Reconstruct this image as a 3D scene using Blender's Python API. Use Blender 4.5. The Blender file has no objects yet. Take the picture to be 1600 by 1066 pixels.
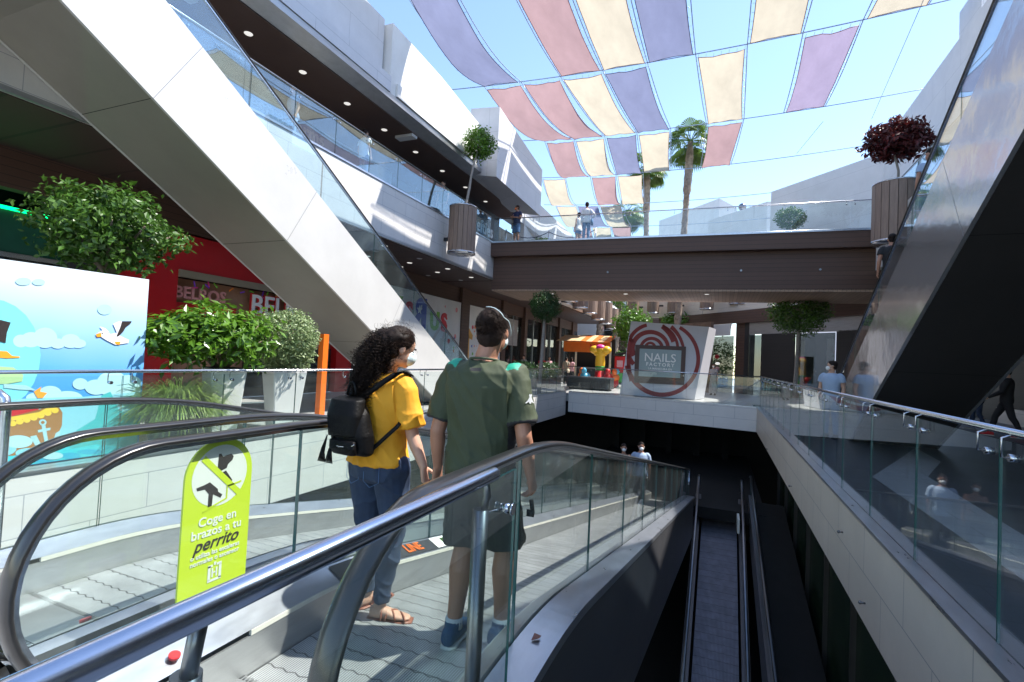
import bpy, bmesh, math, random
import numpy as np
from mathutils import Vector, Matrix, noise, Quaternion
R=math.radians
random.seed(7)
scn=bpy.context.scene
col=scn.collection
# ------------------------------------------------------------------ camera
F=790.;EYE=Vector((0,0,1.5))
def axes(yaw,pitch,roll):
    y,p,r=R(yaw),R(pitch),R(roll)
    f=Vector((math.sin(y)*math.cos(p),math.cos(y)*math.cos(p),math.sin(p)))
    r0=Vector((math.cos(y),-math.sin(y),0)); u0=r0.cross(f)
    return f, math.cos(r)*r0+math.sin(r)*u0, -math.sin(r)*r0+math.cos(r)*u0
CF,CR,CU=axes(-22.5,1.9,2.75)
cam=bpy.data.cameras.new('camera'); camo=bpy.data.objects.new('camera',cam); col.objects.link(camo)
cam.sensor_width=36; cam.lens=36*F/1600; cam.clip_start=.03; cam.clip_end=3000
m=Matrix.Identity(4)
for i in range(3):
    m[i][0]=CR[i]; m[i][1]=CU[i]; m[i][2]=-CF[i]; m[i][3]=EYE[i]
camo.matrix_world=m
scn.camera=camo
def at(x,y,X=None,Y=None,Z=None):
    d=CF+CR*((x-800)/F)-CU*((y-533)/F)
    t=(X-EYE.x)/d.x if X is not None else (Y-EYE.y)/d.y if Y is not None else (Z-EYE.z)/d.z
    return EYE+d*t
# ------------------------------------------------------------------ materials
MT={}
def mat(name,colr=(.5,.5,.5),rough=.6,metal=0,spec=.5,var=0,vscale=3,bump=0,bscale=40,emit=None,estr=1,trans=0,coat=0,sub=0,alt=None,stretch=None,rvar=0):
    m=bpy.data.materials.new(name); m.use_nodes=True; nt=m.node_tree; N=nt.nodes; L=nt.links
    b=N['Principled BSDF']; b.inputs['Base Color'].default_value=(*colr,1)
    b.inputs['Roughness'].default_value=rough; b.inputs['Metallic'].default_value=metal
    b.inputs['Specular IOR Level'].default_value=spec
    if coat: b.inputs['Coat Weight'].default_value=coat; b.inputs['Coat Roughness'].default_value=.1
    tc=N.new('ShaderNodeTexCoord'); mp=N.new('ShaderNodeMapping'); L.new(tc.outputs['Object'],mp.inputs[0])
    if stretch: mp.inputs['Scale'].default_value=stretch
    if var:
        n=N.new('ShaderNodeTexNoise'); n.inputs['Scale'].default_value=vscale; n.inputs['Detail'].default_value=6; n.inputs['Roughness'].default_value=.65
        L.new(mp.outputs[0],n.inputs[0])
        r=N.new('ShaderNodeValToRGB'); r.color_ramp.elements[0].position=.3; r.color_ramp.elements[1].position=.7
        a=alt or tuple(c*(1-var) for c in colr)
        r.color_ramp.elements[0].color=(*a,1); r.color_ramp.elements[1].color=(*[min(1,c*(1+var*.5)) for c in colr],1)
        L.new(n.outputs[0],r.inputs[0]); L.new(r.outputs[0],b.inputs['Base Color'])
        if rvar:
            mr=N.new('ShaderNodeMapRange'); mr.inputs[3].default_value=max(.02,rough-rvar); mr.inputs[4].default_value=rough+rvar
            L.new(n.outputs[0],mr.inputs[0]); L.new(mr.outputs[0],b.inputs['Roughness'])
    if bump:
        n=N.new('ShaderNodeTexNoise'); n.inputs['Scale'].default_value=bscale; n.inputs['Detail'].default_value=5
        L.new(mp.outputs[0],n.inputs[0]); bp=N.new('ShaderNodeBump'); bp.inputs['Strength'].default_value=bump; bp.inputs['Distance'].default_value=.01
        L.new(n.outputs[0],bp.inputs['Height']); L.new(bp.outputs[0],b.inputs['Normal'])
    if emit: b.inputs['Emission Color'].default_value=(*emit,1); b.inputs['Emission Strength'].default_value=estr
    if trans:
        t=N.new('ShaderNodeBsdfTranslucent'); t.inputs[0].default_value=(*[min(1,c*1.6) for c in colr],1)
        mx=N.new('ShaderNodeMixShader'); mx.inputs[0].default_value=trans
        L.new(b.outputs[0],mx.inputs[1]); L.new(t.outputs[0],mx.inputs[2]); L.new(mx.outputs[0],N['Material Output'].inputs[0])
        src=b.inputs['Base Color'].links
        if src: L.new(src[0].from_socket,t.inputs[0])
    MT[name]=m; return m
def glassmat(name,tint,f0=.06,rough=0.0,ref=(1,1,1),dirt=.05):
    m=bpy.data.materials.new(name); m.use_nodes=True; nt=m.node_tree; N=nt.nodes; L=nt.links; N.remove(N['Principled BSDF'])
    tr=N.new('ShaderNodeBsdfTransparent'); tr.inputs[0].default_value=(*tint,1)
    gl=N.new('ShaderNodeBsdfGlossy'); gl.inputs[1].default_value=rough; gl.inputs[0].default_value=(*ref,1)
    df=N.new('ShaderNodeBsdfDiffuse'); df.inputs[0].default_value=(.6,.68,.66,1)
    ge=N.new('ShaderNodeNewGeometry'); dt=N.new('ShaderNodeVectorMath'); dt.operation='DOT_PRODUCT'; L.new(ge.outputs['Incoming'],dt.inputs[0]); L.new(ge.outputs['Normal'],dt.inputs[1])
    def MM(op,a,b=None):
        q=N.new('ShaderNodeMath'); q.operation=op; q.use_clamp=(op!='MULTIPLY_ADD')
        for i,v in enumerate((a,b)):
            if v is None: continue
            if isinstance(v,(int,float)): q.inputs[i].default_value=v
            else: L.new(v,q.inputs[i])
        return q
    ab=MM('ABSOLUTE',dt.outputs['Value']); om=MM('SUBTRACT',1.0,ab.outputs[0]); pw=MM('POWER',om.outputs[0],5.0)
    mu_=MM('MULTIPLY',pw.outputs[0],.75); ma=MM('ADD',mu_.outputs[0],f0*.75)
    mx=N.new('ShaderNodeMixShader'); L.new(ma.outputs[0],mx.inputs[0]); L.new(tr.outputs[0],mx.inputs[1]); L.new(gl.outputs[0],mx.inputs[2])
    n=N.new('ShaderNodeTexNoise'); n.inputs['Scale'].default_value=2.5; n.inputs['Detail'].default_value=8
    tc=N.new('ShaderNodeTexCoord'); L.new(tc.outputs['Object'],n.inputs[0])
    mr=N.new('ShaderNodeMapRange'); mr.inputs[1].default_value=.45; mr.inputs[2].default_value=.8; mr.inputs[3].default_value=dirt*.3; mr.inputs[4].default_value=dirt
    L.new(n.outputs[0],mr.inputs[0])
    m2=N.new('ShaderNodeMixShader'); L.new(mr.outputs[0],m2.inputs[0]); L.new(mx.outputs[0],m2.inputs[1]); L.new(df.outputs[0],m2.inputs[2])
    L.new(m2.outputs[0],N['Material Output'].inputs[0]); MT[name]=m; return m
def tiled(name,c1,c2,joint,w,h,jw=.006,rough=.5,metal=0,horiz=False,var=.06,bump=.3,offset=.5,dirt=0.):
    """vertical walls: brick pattern on (x+y, z); horizontal: on (x,y)"""
    m=bpy.data.materials.new(name); m.use_nodes=True; nt=m.node_tree; N=nt.nodes; L=nt.links; b=N['Principled BSDF']
    b.inputs['Roughness'].default_value=rough; b.inputs['Metallic'].default_value=metal
    tc=N.new('ShaderNodeTexCoord'); sp=N.new('ShaderNodeSeparateXYZ'); L.new(tc.outputs['Object'],sp.inputs[0]); cb=N.new('ShaderNodeCombineXYZ')
    if horiz: L.new(sp.outputs[0],cb.inputs[0]); L.new(sp.outputs[1],cb.inputs[1])
    else:
        a=N.new('ShaderNodeMath'); a.operation='ADD'; L.new(sp.outputs[0],a.inputs[0]); L.new(sp.outputs[1],a.inputs[1])
        L.new(a.outputs[0],cb.inputs[0]); L.new(sp.outputs[2],cb.inputs[1])
    br=N.new('ShaderNodeTexBrick'); br.offset=offset; br.inputs['Scale'].default_value=1; br.inputs['Brick Width'].default_value=w; br.inputs['Row Height'].default_value=h
    br.inputs['Mortar Size'].default_value=jw; br.inputs['Mortar Smooth'].default_value=.3; br.inputs['Bias'].default_value=0
    br.inputs['Color1'].default_value=(*c1,1); br.inputs['Color2'].default_value=(*c2,1); br.inputs['Mortar'].default_value=(*joint,1)
    L.new(cb.outputs[0],br.inputs[0])
    n=N.new('ShaderNodeTexNoise'); n.inputs['Scale'].default_value=1.3; n.inputs['Detail'].default_value=8; n.inputs['Roughness'].default_value=.7; L.new(tc.outputs['Object'],n.inputs[0])
    mr=N.new('ShaderNodeMapRange'); mr.inputs[1].default_value=.3; mr.inputs[2].default_value=.7; mr.inputs[3].default_value=1-var*2-dirt; mr.inputs[4].default_value=1
    L.new(n.outputs[0],mr.inputs[0]); mu=N.new('ShaderNodeMix'); mu.data_type='RGBA'; mu.blend_type='MULTIPLY'; mu.inputs[0].default_value=1
    L.new(br.outputs[0],mu.inputs[6]); L.new(mr.outputs[0],mu.inputs[7]); L.new(mu.outputs[2],b.inputs['Base Color'])
    bp=N.new('ShaderNodeBump'); bp.inputs['Strength'].default_value=bump; bp.inputs['Distance'].default_value=.004; bp.invert=True
    L.new(br.outputs['Fac'],bp.inputs['Height']); L.new(bp.outputs[0],b.inputs['Normal'])
    MT[name]=m; return m
def treadmat(name,base,groove,metal=.5,xw=.0092,yw=.1335,rough=.45):
    m=bpy.data.materials.new(name); m.use_nodes=True; nt=m.node_tree; N=nt.nodes; L=nt.links; b=N['Principled BSDF']
    tc=N.new('ShaderNodeTexCoord'); sp=N.new('ShaderNodeSeparateXYZ'); L.new(tc.outputs['Object'],sp.inputs[0])
    def M(op,a,bv=None,cl=False):
        q=N.new('ShaderNodeMath'); q.operation=op
        for i,v in enumerate((a,bv)):
            if v is None: continue
            if isinstance(v,(int,float)): q.inputs[i].default_value=v
            else: L.new(v,q.inputs[i])
        return q.outputs[0]
    fx=M('FRACT',M('DIVIDE',sp.outputs[0],xw)); gx=M('GREATER_THAN',fx,.52)
    tri=M('ABSOLUTE',M('SUBTRACT',M('FRACT',M('DIVIDE',sp.outputs[0],xw*6)),.5))
    yy=M('ADD',sp.outputs[1],M('MULTIPLY',tri,.03)); fy=M('FRACT',M('DIVIDE',yy,yw)); gy=M('LESS_THAN',fy,.06)
    f4=M('FRACT',M('DIVIDE',sp.outputs[1],yw*3)); g4=M('LESS_THAN',f4,.012)
    g=M('MAXIMUM',M('MULTIPLY',gx,.75),gy); g=M('MAXIMUM',g,g4)
    n=N.new('ShaderNodeTexNoise'); n.inputs['Scale'].default_value=5; n.inputs['Detail'].default_value=7; L.new(tc.outputs['Object'],n.inputs[0])
    mr=N.new('ShaderNodeMapRange'); mr.inputs[1].default_value=.3; mr.inputs[2].default_value=.7; mr.inputs[3].default_value=.7; mr.inputs[4].default_value=1; L.new(n.outputs[0],mr.inputs[0])
    mx=N.new('ShaderNodeMix'); mx.data_type='RGBA'; L.new(g,mx.inputs[0]); mx.inputs[6].default_value=(*base,1); mx.inputs[7].default_value=(*groove,1)
    m3=N.new('ShaderNodeMix'); m3.data_type='RGBA'; m3.blend_type='MULTIPLY'; m3.inputs[0].default_value=1; L.new(mx.outputs[2],m3.inputs[6]); L.new(mr.outputs[0],m3.inputs[7])
    L.new(m3.outputs[2],b.inputs['Base Color']); b.inputs['Roughness'].default_value=rough; b.inputs['Metallic'].default_value=metal
    bp=N.new('ShaderNodeBump'); bp.invert=True; bp.inputs['Strength'].default_value=.5; bp.inputs['Distance'].default_value=.004; L.new(g,bp.inputs['Height']); L.new(bp.outputs[0],b.inputs['Normal'])
    MT[name]=m; return m
def plankmat(name,c,gap,pitch,axis='z',var=.15,rough=.6):
    m=bpy.data.materials.new(name); m.use_nodes=True; nt=m.node_tree; N=nt.nodes; L=nt.links; b=N['Principled BSDF']; b.inputs['Roughness'].default_value=rough
    tc=N.new('ShaderNodeTexCoord'); sp=N.new('ShaderNodeSeparateXYZ'); L.new(tc.outputs['Object'],sp.inputs[0])
    o=sp.outputs[{'x':0,'y':1,'z':2}[axis]]
    d=N.new('ShaderNodeMath'); d.operation='DIVIDE'; L.new(o,d.inputs[0]); d.inputs[1].default_value=pitch
    f=N.new('ShaderNodeMath'); f.operation='FRACT'; L.new(d.outputs[0],f.inputs[0]); g=N.new('ShaderNodeMath'); g.operation='LESS_THAN'; g.inputs[1].default_value=.07; L.new(f.outputs[0],g.inputs[0])
    fl=N.new('ShaderNodeMath'); fl.operation='FLOOR'; L.new(d.outputs[0],fl.inputs[0]); wn=N.new('ShaderNodeTexWhiteNoise'); wn.noise_dimensions='1D'; L.new(fl.outputs[0],wn.inputs['W'])
    n=N.new('ShaderNodeTexNoise'); n.inputs['Scale'].default_value=4; n.inputs['Detail'].default_value=8; L.new(tc.outputs['Object'],n.inputs[0])
    ad=N.new('ShaderNodeMath'); ad.operation='ADD'; L.new(wn.outputs[0],ad.inputs[0]); L.new(n.outputs[0],ad.inputs[1])
    mr=N.new('ShaderNodeMapRange'); mr.inputs[2].default_value=2; mr.inputs[3].default_value=1-var; mr.inputs[4].default_value=1+var; L.new(ad.outputs[0],mr.inputs[0])
    mu=N.new('ShaderNodeMix'); mu.data_type='RGBA'; mu.blend_type='MULTIPLY'; mu.inputs[0].default_value=1; mu.inputs[6].default_value=(*c,1); L.new(mr.outputs[0],mu.inputs[7])
    mx=N.new('ShaderNodeMix'); mx.data_type='RGBA'; L.new(g.outputs[0],mx.inputs[0]); L.new(mu.outputs[2],mx.inputs[6]); mx.inputs[7].default_value=(*gap,1)
    L.new(mx.outputs[2],b.inputs['Base Color']); MT[name]=m; return m
tiled('white_tile',(.76,.735,.71),(.74,.715,.69),(.42,.42,.44),1.2,.42,.006,.45)
tiled('white_tile_big',(.72,.71,.735),(.70,.69,.715),(.5,.5,.52),2.4,1.2,.008,.5)
tiled('cream_tile',(.76,.70,.61),(.74,.68,.59),(.36,.35,.34),1.1,.44,.005,.4)
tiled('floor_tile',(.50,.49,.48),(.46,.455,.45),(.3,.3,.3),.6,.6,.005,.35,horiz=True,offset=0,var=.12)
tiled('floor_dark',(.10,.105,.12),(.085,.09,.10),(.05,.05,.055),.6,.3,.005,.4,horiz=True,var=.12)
tiled('floor_pale',(.42,.43,.44),(.40,.41,.42),(.25,.25,.25),.6,.3,.005,.4,horiz=True,var=.1)
plankmat('brown_clad',(.100,.055,.040),(.035,.024,.02),.16,'z')
plankmat('brown_soffit',(.062,.036,.031),(.03,.018,.016),.9,'y',.08)
plankmat('wood_soffit',(.36,.24,.165),(.12,.085,.06),.14,'x',.2)
plankmat('dark_clad',(.020,.019,.019),(.012,.012,.012),.2,'z')
mat('steel',(.56,.57,.6),.22,1,var=.12,vscale=2,rvar=.06,stretch=(1,1,14))
mat('steel_dark',(.22,.225,.24),.32,1,var=.2,vscale=3,rvar=.08)
mat('steel_tube',(.60,.61,.68),.24,1,var=.06,vscale=30,stretch=(8,1,8),rvar=.04)
mat('alu_deck',(.55,.57,.62),.30,.85,var=.14,vscale=3,rvar=.08,stretch=(3,1,3))
mat('alu_skirt',(.42,.425,.43),.42,.75,var=.16,vscale=3,rvar=.1,stretch=(1,1,6))
mat('truss_steel',(.13,.13,.14),.38,.6,var=.18,vscale=1.5,rvar=.08,stretch=(1,1,3))  # tone lowered to carry the shade on the walkway side panels
mat('strip_cream',(.72,.70,.62),.6,var=.1,vscale=8)
mat('rubber',(.018,.018,.019),.28,spec=.6,var=.3,vscale=6,coat=.25)
mat('black_gap',(.012,.012,.012),.8,var=.3)
mat('white_paint',(.78,.77,.75),.42,var=.10,vscale=1.2)
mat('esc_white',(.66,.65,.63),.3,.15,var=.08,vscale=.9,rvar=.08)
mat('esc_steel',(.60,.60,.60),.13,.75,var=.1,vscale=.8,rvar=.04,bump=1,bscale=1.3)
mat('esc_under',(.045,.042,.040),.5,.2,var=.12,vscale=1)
mat('esc_white_shaded',(.31,.295,.25),.4,.2,var=.08,vscale=1)  # the escalator's white paint again, darkened for the shade underneath
glassmat('glass',(.945,.98,.972),.05,dirt=.03)
glassmat('glass_shop',(.35,.37,.37),.10)
glassmat('glass_mirror',(.70,.80,.86),.42,dirt=.06)
glassmat('glass_blue',(.78,.90,.95),.16,dirt=.06)
mat('glass_edge',(.035,.13,.115),.15,spec=.8,emit=None,var=.1)
mat('charcoal',(.03,.03,.032),.5,var=.2)
mat('black',(.015,.015,.016),.6,var=.2)
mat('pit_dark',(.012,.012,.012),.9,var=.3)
mat('pit_green',(.018,.04,.022),.25,var=.4,spec=.6)
mat('red_shop',(.56,.008,.012),.35,var=.06)
mat('red_letter',(.62,.02,.03),.4,var=.05)
mat('white_letter',(.86,.86,.84),.4,var=.03)
mat('lamp',(.9,.9,.88),.4,emit=(1,.96,.9),estr=.3,var=.02)
mat('lamp_off',(.7,.7,.7),.4,var=.02)
mat('orange',(.85,.17,.015),.4,var=.06)
mat('awning_orange',(.85,.22,.03),.7,var=.1,trans=.3)
mat('awning_cream',(.85,.62,.36),.7,var=.1,trans=.3)
mat('cream',(.72,.62,.45),.5,var=.06)
mat('bark',(.22,.17,.13),.85,var=.4,vscale=10,bump=.6,bscale=30)
mat('bark_grey',(.30,.27,.24),.8,var=.3,vscale=12,bump=.5,bscale=30)
mat('palm_bark',(.34,.26,.20),.9,var=.55,vscale=4,bump=1,bscale=9)
mat('leaf_dark',(.035,.095,.018),.38,var=.5,vscale=2.5,trans=.22,alt=(.015,.045,.012))
mat('leaf_mid',(.075,.17,.022),.36,var=.45,vscale=2.5,trans=.25)
mat('leaf_bright',(.11,.24,.02),.3,var=.4,vscale=3,trans=.3)
mat('leaf_pale',(.33,.40,.20),.45,var=.5,vscale=9,trans=.25,alt=(.06,.13,.03))
mat('leaf_red',(.11,.014,.012),.4,var=.6,vscale=4,trans=.25,alt=(.035,.008,.01))
mat('leaf_palm',(.13,.22,.035),.45,var=.4,vscale=3,trans=.3)
mat('leaf_grass',(.22,.33,.07),.45,var=.4,vscale=6,trans=.3)
mat('planter_wood',(.27,.185,.14),.6,var=.25,vscale=3,stretch=(6,6,.6))
mat('planter_gap',(.03,.022,.02),.8,var=.1)
mat('pot_white',(.78,.78,.76),.35,var=.04)
mat('pot_dark',(.04,.042,.045),.5,var=.2)
mat('soil',(.04,.028,.02),.9,var=.4,vscale=20)
mat('cable',(.35,.42,.55),.4,.5,var=.05)
for n,c in (('sail_purple',(.21,.225,.33)),('sail_pink',(.38,.25,.25)),('sail_yellow',(.56,.49,.37)),('sail_lilac',(.34,.28,.38))):
    mat(n,c,.8,var=.14,vscale=1.2,trans=.55,bump=.3,bscale=3,stretch=(1,.35,1))
mat('skin',(.56,.32,.22),.5,var=.1,vscale=14,bump=.08,bscale=200)
mat('skin_tan',(.42,.205,.13),.48,var=.12,vscale=12,bump=.1,bscale=160)
mat('hair_dark',(.013,.007,.005),.65,spec=.2,var=.3,vscale=60)
mat('hair_frizz',(.035,.017,.011),.55,spec=.3,var=.4,vscale=90)
mat('hair_brown',(.022,.012,.009),.7,spec=.2,var=.4,vscale=90)
mat('mask',(.62,.74,.74),.7,var=.05)
mat('shirt_green',(.046,.060,.028),.75,var=.14,vscale=10,bump=.12,bscale=350)
mat('shirt_teal',(.01,.32,.20),.6,var=.1)
mat('shirt_yellow',(.80,.36,.015),.75,var=.1,vscale=6,bump=.12,bscale=300)
mat('denim',(.028,.048,.095),.8,var=.3,vscale=9,bump=.2,bscale=400)
mat('shorts',(.022,.022,.020),.85,var=.2,vscale=8,bump=.15,bscale=300)
mat('shoe_blue',(.02,.07,.16),.6,var=.2,vscale=12)
mat('shoe_white',(.65,.66,.62),.6,var=.1)
mat('sock',(.7,.7,.68),.8,var=.05)
mat('leather_tan',(.28,.10,.06),.5,var=.2)
mat('leather_black',(.0035,.0035,.004),.5,spec=.14,var=.25,vscale=15,bump=.3,bscale=90)
mat('cl_white',(.75,.76,.78),.8,var=.08); mat('cl_navy',(.02,.03,.09),.8,var=.15); mat('cl_blue',(.10,.20,.38),.8,var=.15)
mat('cl_black',(.015,.015,.017),.8,var=.1); mat('cl_grey',(.22,.22,.23),.8,var=.1); mat('cl_lightblue',(.35,.45,.6),.8,var=.1)
mat('cl_floral',(.42,.40,.38),.8,var=.6,vscale=22); mat('cl_pink',(.6,.35,.38),.8,var=.1); mat('cl_khaki',(.30,.25,.18),.8,var=.1); mat('cl_red',(.55,.03,.03),.7,var=.1)
mat('cl_stripe',(.30,.16,.10),.8,var=.5,vscale=30,stretch=(1,1,6)); mat('cl_green',(.04,.09,.04),.8,var=.1)
treadmat('tread',(.66,.67,.67),(.10,.10,.105),xw=.0125)
treadmat('comb_plate',(.62,.63,.66),(.14,.14,.15),.8,.03,30,.35)
treadmat('step_dark',(.26,.27,.33),(.13,.13,.16),.4,.03,.20,.5)
# ------------------------------------------------------------------ builders
def tag(o,label=None,cat=None,group=None,kind=None):
    if label:o['label']=label
    if cat:o['category']=cat
    if group:o['group']=group
    if kind:o['kind']=kind
    return o
def thing(name,label,cat,loc=(0,0,0),group=None,rz=0):
    o=bpy.data.objects.new(name,None); col.objects.link(o); o.location=loc; o.rotation_euler=(0,0,rz); o.empty_display_size=.1
    return tag(o,label,cat,group)
def wloc(p):
    v=Vector((0,0,0))
    while p is not None: v+=Vector(p.location); p=p.parent
    return v
class MB:
    def __init__(s): s.v=[]; s.f=[]; s.m=[]; s.sm=[]
    def add(s,vs,fs,mi=0,smooth=False):
        b=len(s.v); s.v+= [tuple(v) for v in vs]; s.f+=[tuple(b+i for i in f) for f in fs]; s.m+=[mi]*len(fs); s.sm+=[smooth]*len(fs); return s
    def box(s,x0,x1,y0,y1,z0,z1,mi=0):
        v=[(x,y,z) for x in(x0,x1) for y in(y0,y1) for z in(z0,z1)]
        return s.add(v,[(0,1,3,2),(4,6,7,5),(0,4,5,1),(2,3,7,6),(0,2,6,4),(1,5,7,3)],mi)
    def hexa(s,lo,hi,mi=0):
        n=len(lo); return s.add(list(lo)+list(hi),[tuple(range(n))[::-1],tuple(range(n,2*n))]+[(i,(i+1)%n,n+(i+1)%n,n+i) for i in range(n)],mi)
    def quad(s,*p,mi=0): return s.add(p,[tuple(range(len(p)))],mi)
    def obox(s,c,ax,hs,mi=0):
        c=Vector(c); A=[Vector(a).normalized()*h for a,h in zip(ax,hs)]
        v=[c+A[0]*i+A[1]*j+A[2]*k for i in(-1,1) for j in(-1,1) for k in(-1,1)]
        return s.add(v,[(0,1,3,2),(4,6,7,5),(0,4,5,1),(2,3,7,6),(0,2,6,4),(1,5,7,3)],mi)
    def profX(s,poly,x0,x1,mi=0):   # poly in (y,z) extruded along x
        return s.hexa([(x0,y,z) for y,z in poly],[(x1,y,z) for y,z in poly],mi)
    def sweep(s,path,prof,up=(0,0,1),closed=True,mi=0,smooth=False,caps=True,side=None):
        """prof: list of (a,b): a along side vector, b along up' ; path list of points"""
        P=[Vector(p) for p in path]; rings=[]
        for i,p in enumerate(P):
            t=(P[min(i+1,len(P)-1)]-P[max(i-1,0)]).normalized()
            sd=Vector(side) if side else t.cross(Vector(up)).normalized(); u=sd.cross(t).normalized()
            rings.append([p+sd*a+u*b for a,b in prof])
        k=len(prof); vs=[v for r in rings for v in r]; fs=[]
        for i in range(len(P)-1):
            for j in range(k if closed else k-1):
                j2=(j+1)%k; fs.append((i*k+j,i*k+j2,(i+1)*k+j2,(i+1)*k+j))
        if caps and closed: fs+= [tuple(range(k))[::-1],tuple((len(P)-1)*k+j for j in range(k))]
        return s.add(vs,fs,mi,smooth)
    def tube(s,path,r,n=12,mi=0,smooth=True,rs=None,side=None):
        P=[Vector(p) for p in path]; vs=[];fs=[]; u=None
        for i,p in enumerate(P):
            t=(P[min(i+1,len(P)-1)]-P[max(i-1,0)]).normalized()
            if u is None:
                u=t.orthogonal().normalized()
            u=(u-t*u.dot(t)).normalized(); w=t.cross(u); rr=rs[i] if rs else r
            vs+=[p+(u*math.cos(2*math.pi*k/n)+w*math.sin(2*math.pi*k/n))*rr for k in range(n)]
        for i in range(len(P)-1):
            for j in range(n): fs.append((i*n+j,i*n+(j+1)%n,(i+1)*n+(j+1)%n,(i+1)*n+j))
        s.add(vs,fs,mi,smooth); b=len(s.v)-len(vs)
        s.f+=[tuple(b+j for j in range(n))[::-1],tuple(b+(len(P)-1)*n+j for j in range(n))]; s.m+=[mi]*2; s.sm+=[False]*2
        return s
    def lathe(s,prof,c=(0,0,0),n=24,mi=0,smooth=True):
        c=Vector(c); vs=[c+Vector((r*math.cos(2*math.pi*k/n),r*math.sin(2*math.pi*k/n),z)) for r,z in prof for k in range(n)]; fs=[]
        for i in range(len(prof)-1):
            for j in range(n): fs.append((i*n+j,i*n+(j+1)%n,(i+1)*n+(j+1)%n,(i+1)*n+j))
        s.add(vs,fs,mi,smooth); b=len(s.v)-len(vs); L=(len(prof)-1)*n
        s.f+=[tuple(b+j for j in range(n))[::-1],tuple(b+L+j for j in range(n))]; s.m+=[mi]*2; s.sm+=[False]*2; return s
    def ell(s,c,r,ax=None,nu=16,nv=10,mi=0):
        c=Vector(c); A=[Vector(a) for a in (ax or ((1,0,0),(0,1,0),(0,0,1)))]
        if isinstance(r,(int,float)): r=(r,r,r)
        vs=[c-A[2]*r[2]]
        for i in range(1,nv):
            t=-math.pi/2+math.pi*i/nv
            for j in range(nu):
                p=2*math.pi*j/nu; vs.append(c+A[0]*r[0]*math.cos(t)*math.cos(p)+A[1]*r[1]*math.cos(t)*math.sin(p)+A[2]*r[2]*math.sin(t))
        vs.append(c+A[2]*r[2]); fs=[(0,1+(j+1)%nu,1+j) for j in range(nu)]
        for i in range(nv-2):
            for j in range(nu): a=1+i*nu; fs.append((a+j,a+(j+1)%nu,a+nu+(j+1)%nu,a+nu+j))
        a=1+(nv-2)*nu; e=len(vs)-1; fs+=[(a+j,a+(j+1)%nu,e) for j in range(nu)]
        return s.add(vs,fs,mi,True)
    def limb(s,pts,n=14,mi=0,capends=True):
        """tapered chain: pts = [(p, r)...]; spheres at joints (closed shells for remesh)"""
        for (p,r),(q,t) in zip(pts,pts[1:]):
            s.tube([p,q],0,n,mi,rs=[r,t])
        for k,(p,r) in enumerate(pts):
            if capends or 0<k<len(pts)-1: s.ell(p,r,nu=n,nv=8,mi=mi)
        return s
    def loft(s,rings,n=24,mi=0,e=2.3):
        """rings = [(center, a vec, b vec)] superellipse, capped flat"""
        vs=[]
        for c,a,b in rings:
            c,a,b=Vector(c),Vector(a),Vector(b)
            for k in range(n):
                t=2*math.pi*k/n; ct,st=math.cos(t),math.sin(t)
                vs.append(c+a*(abs(ct)**(2/e)*(1 if ct>=0 else -1))+b*(abs(st)**(2/e)*(1 if st>=0 else -1)))
        fs=[]
        for i in range(len(rings)-1):
            for j in range(n): fs.append((i*n+j,i*n+(j+1)%n,(i+1)*n+(j+1)%n,(i+1)*n+j))
        fs+=[tuple(range(n))[::-1],tuple((len(rings)-1)*n+j for j in range(n))]
        return s.add(vs,fs,mi,True)
    def build(s,name,mats,parent=None,bevel=0,link=True):
        if isinstance(mats,str): mats=[mats]
        me=bpy.data.meshes.new(name); off=wloc(parent) if parent else Vector((0,0,0))
        s.origin=off
        me.from_pydata([(v[0]-off.x,v[1]-off.y,v[2]-off.z) for v in s.v],[],s.f)
        for m_ in mats: me.materials.append(MT[m_])
        me.polygons.foreach_set('material_index',s.m); me.polygons.foreach_set('use_smooth',s.sm)
        bm=bmesh.new(); bm.from_mesh(me); bmesh.ops.recalc_face_normals(bm,faces=bm.faces); bm.to_mesh(me); bm.free()
        o=bpy.data.objects.new(name,me); col.objects.link(o)
        if parent: o.parent=parent
        if bevel:
            b=o.modifiers.new('b','BEVEL'); b.width=bevel; b.segments=2; b.limit_method='ANGLE'
        return o
def top(o,label,cat,group=None): return tag(o,label,cat,group)
def struct(name,mb,mats): return tag(mb.build(name,mats),kind='structure')
def meshify(o,voxel=None,smooth=0,disp=None):
    """apply remesh + smoothing, optional displacement function"""
    me=o.data
    if voxel:
        r=o.modifiers.new('r','REMESH'); r.mode='VOXEL'; r.voxel_size=voxel; r.use_smooth_shade=True
        if smooth:
            sm=o.modifiers.new('s','SMOOTH'); sm.iterations=smooth; sm.factor=.5
        dg=bpy.context.evaluated_depsgraph_get(); dg.update(); ev=o.evaluated_get(dg)
        nm=bpy.data.meshes.new_from_object(ev); 
        mats=[x for x in me.materials]
        nm.materials.clear()
        for x in mats: nm.materials.append(x)
        o.modifiers.clear(); o.data=nm; bpy.data.meshes.remove(me); nm.name=o.name; me=nm
    if disp:
        n=len(me.vertices); co=[v.co.copy() for v in me.vertices]; no=[v.normal.copy() for v in me.vertices]
        for i in range(n):
            me.vertices[i].co=co[i]+no[i]*disp(co[i],no[i])
    me.polygons.foreach_set('use_smooth',[True]*len(me.polygons)); me.update(); return o
FONT=None
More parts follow.
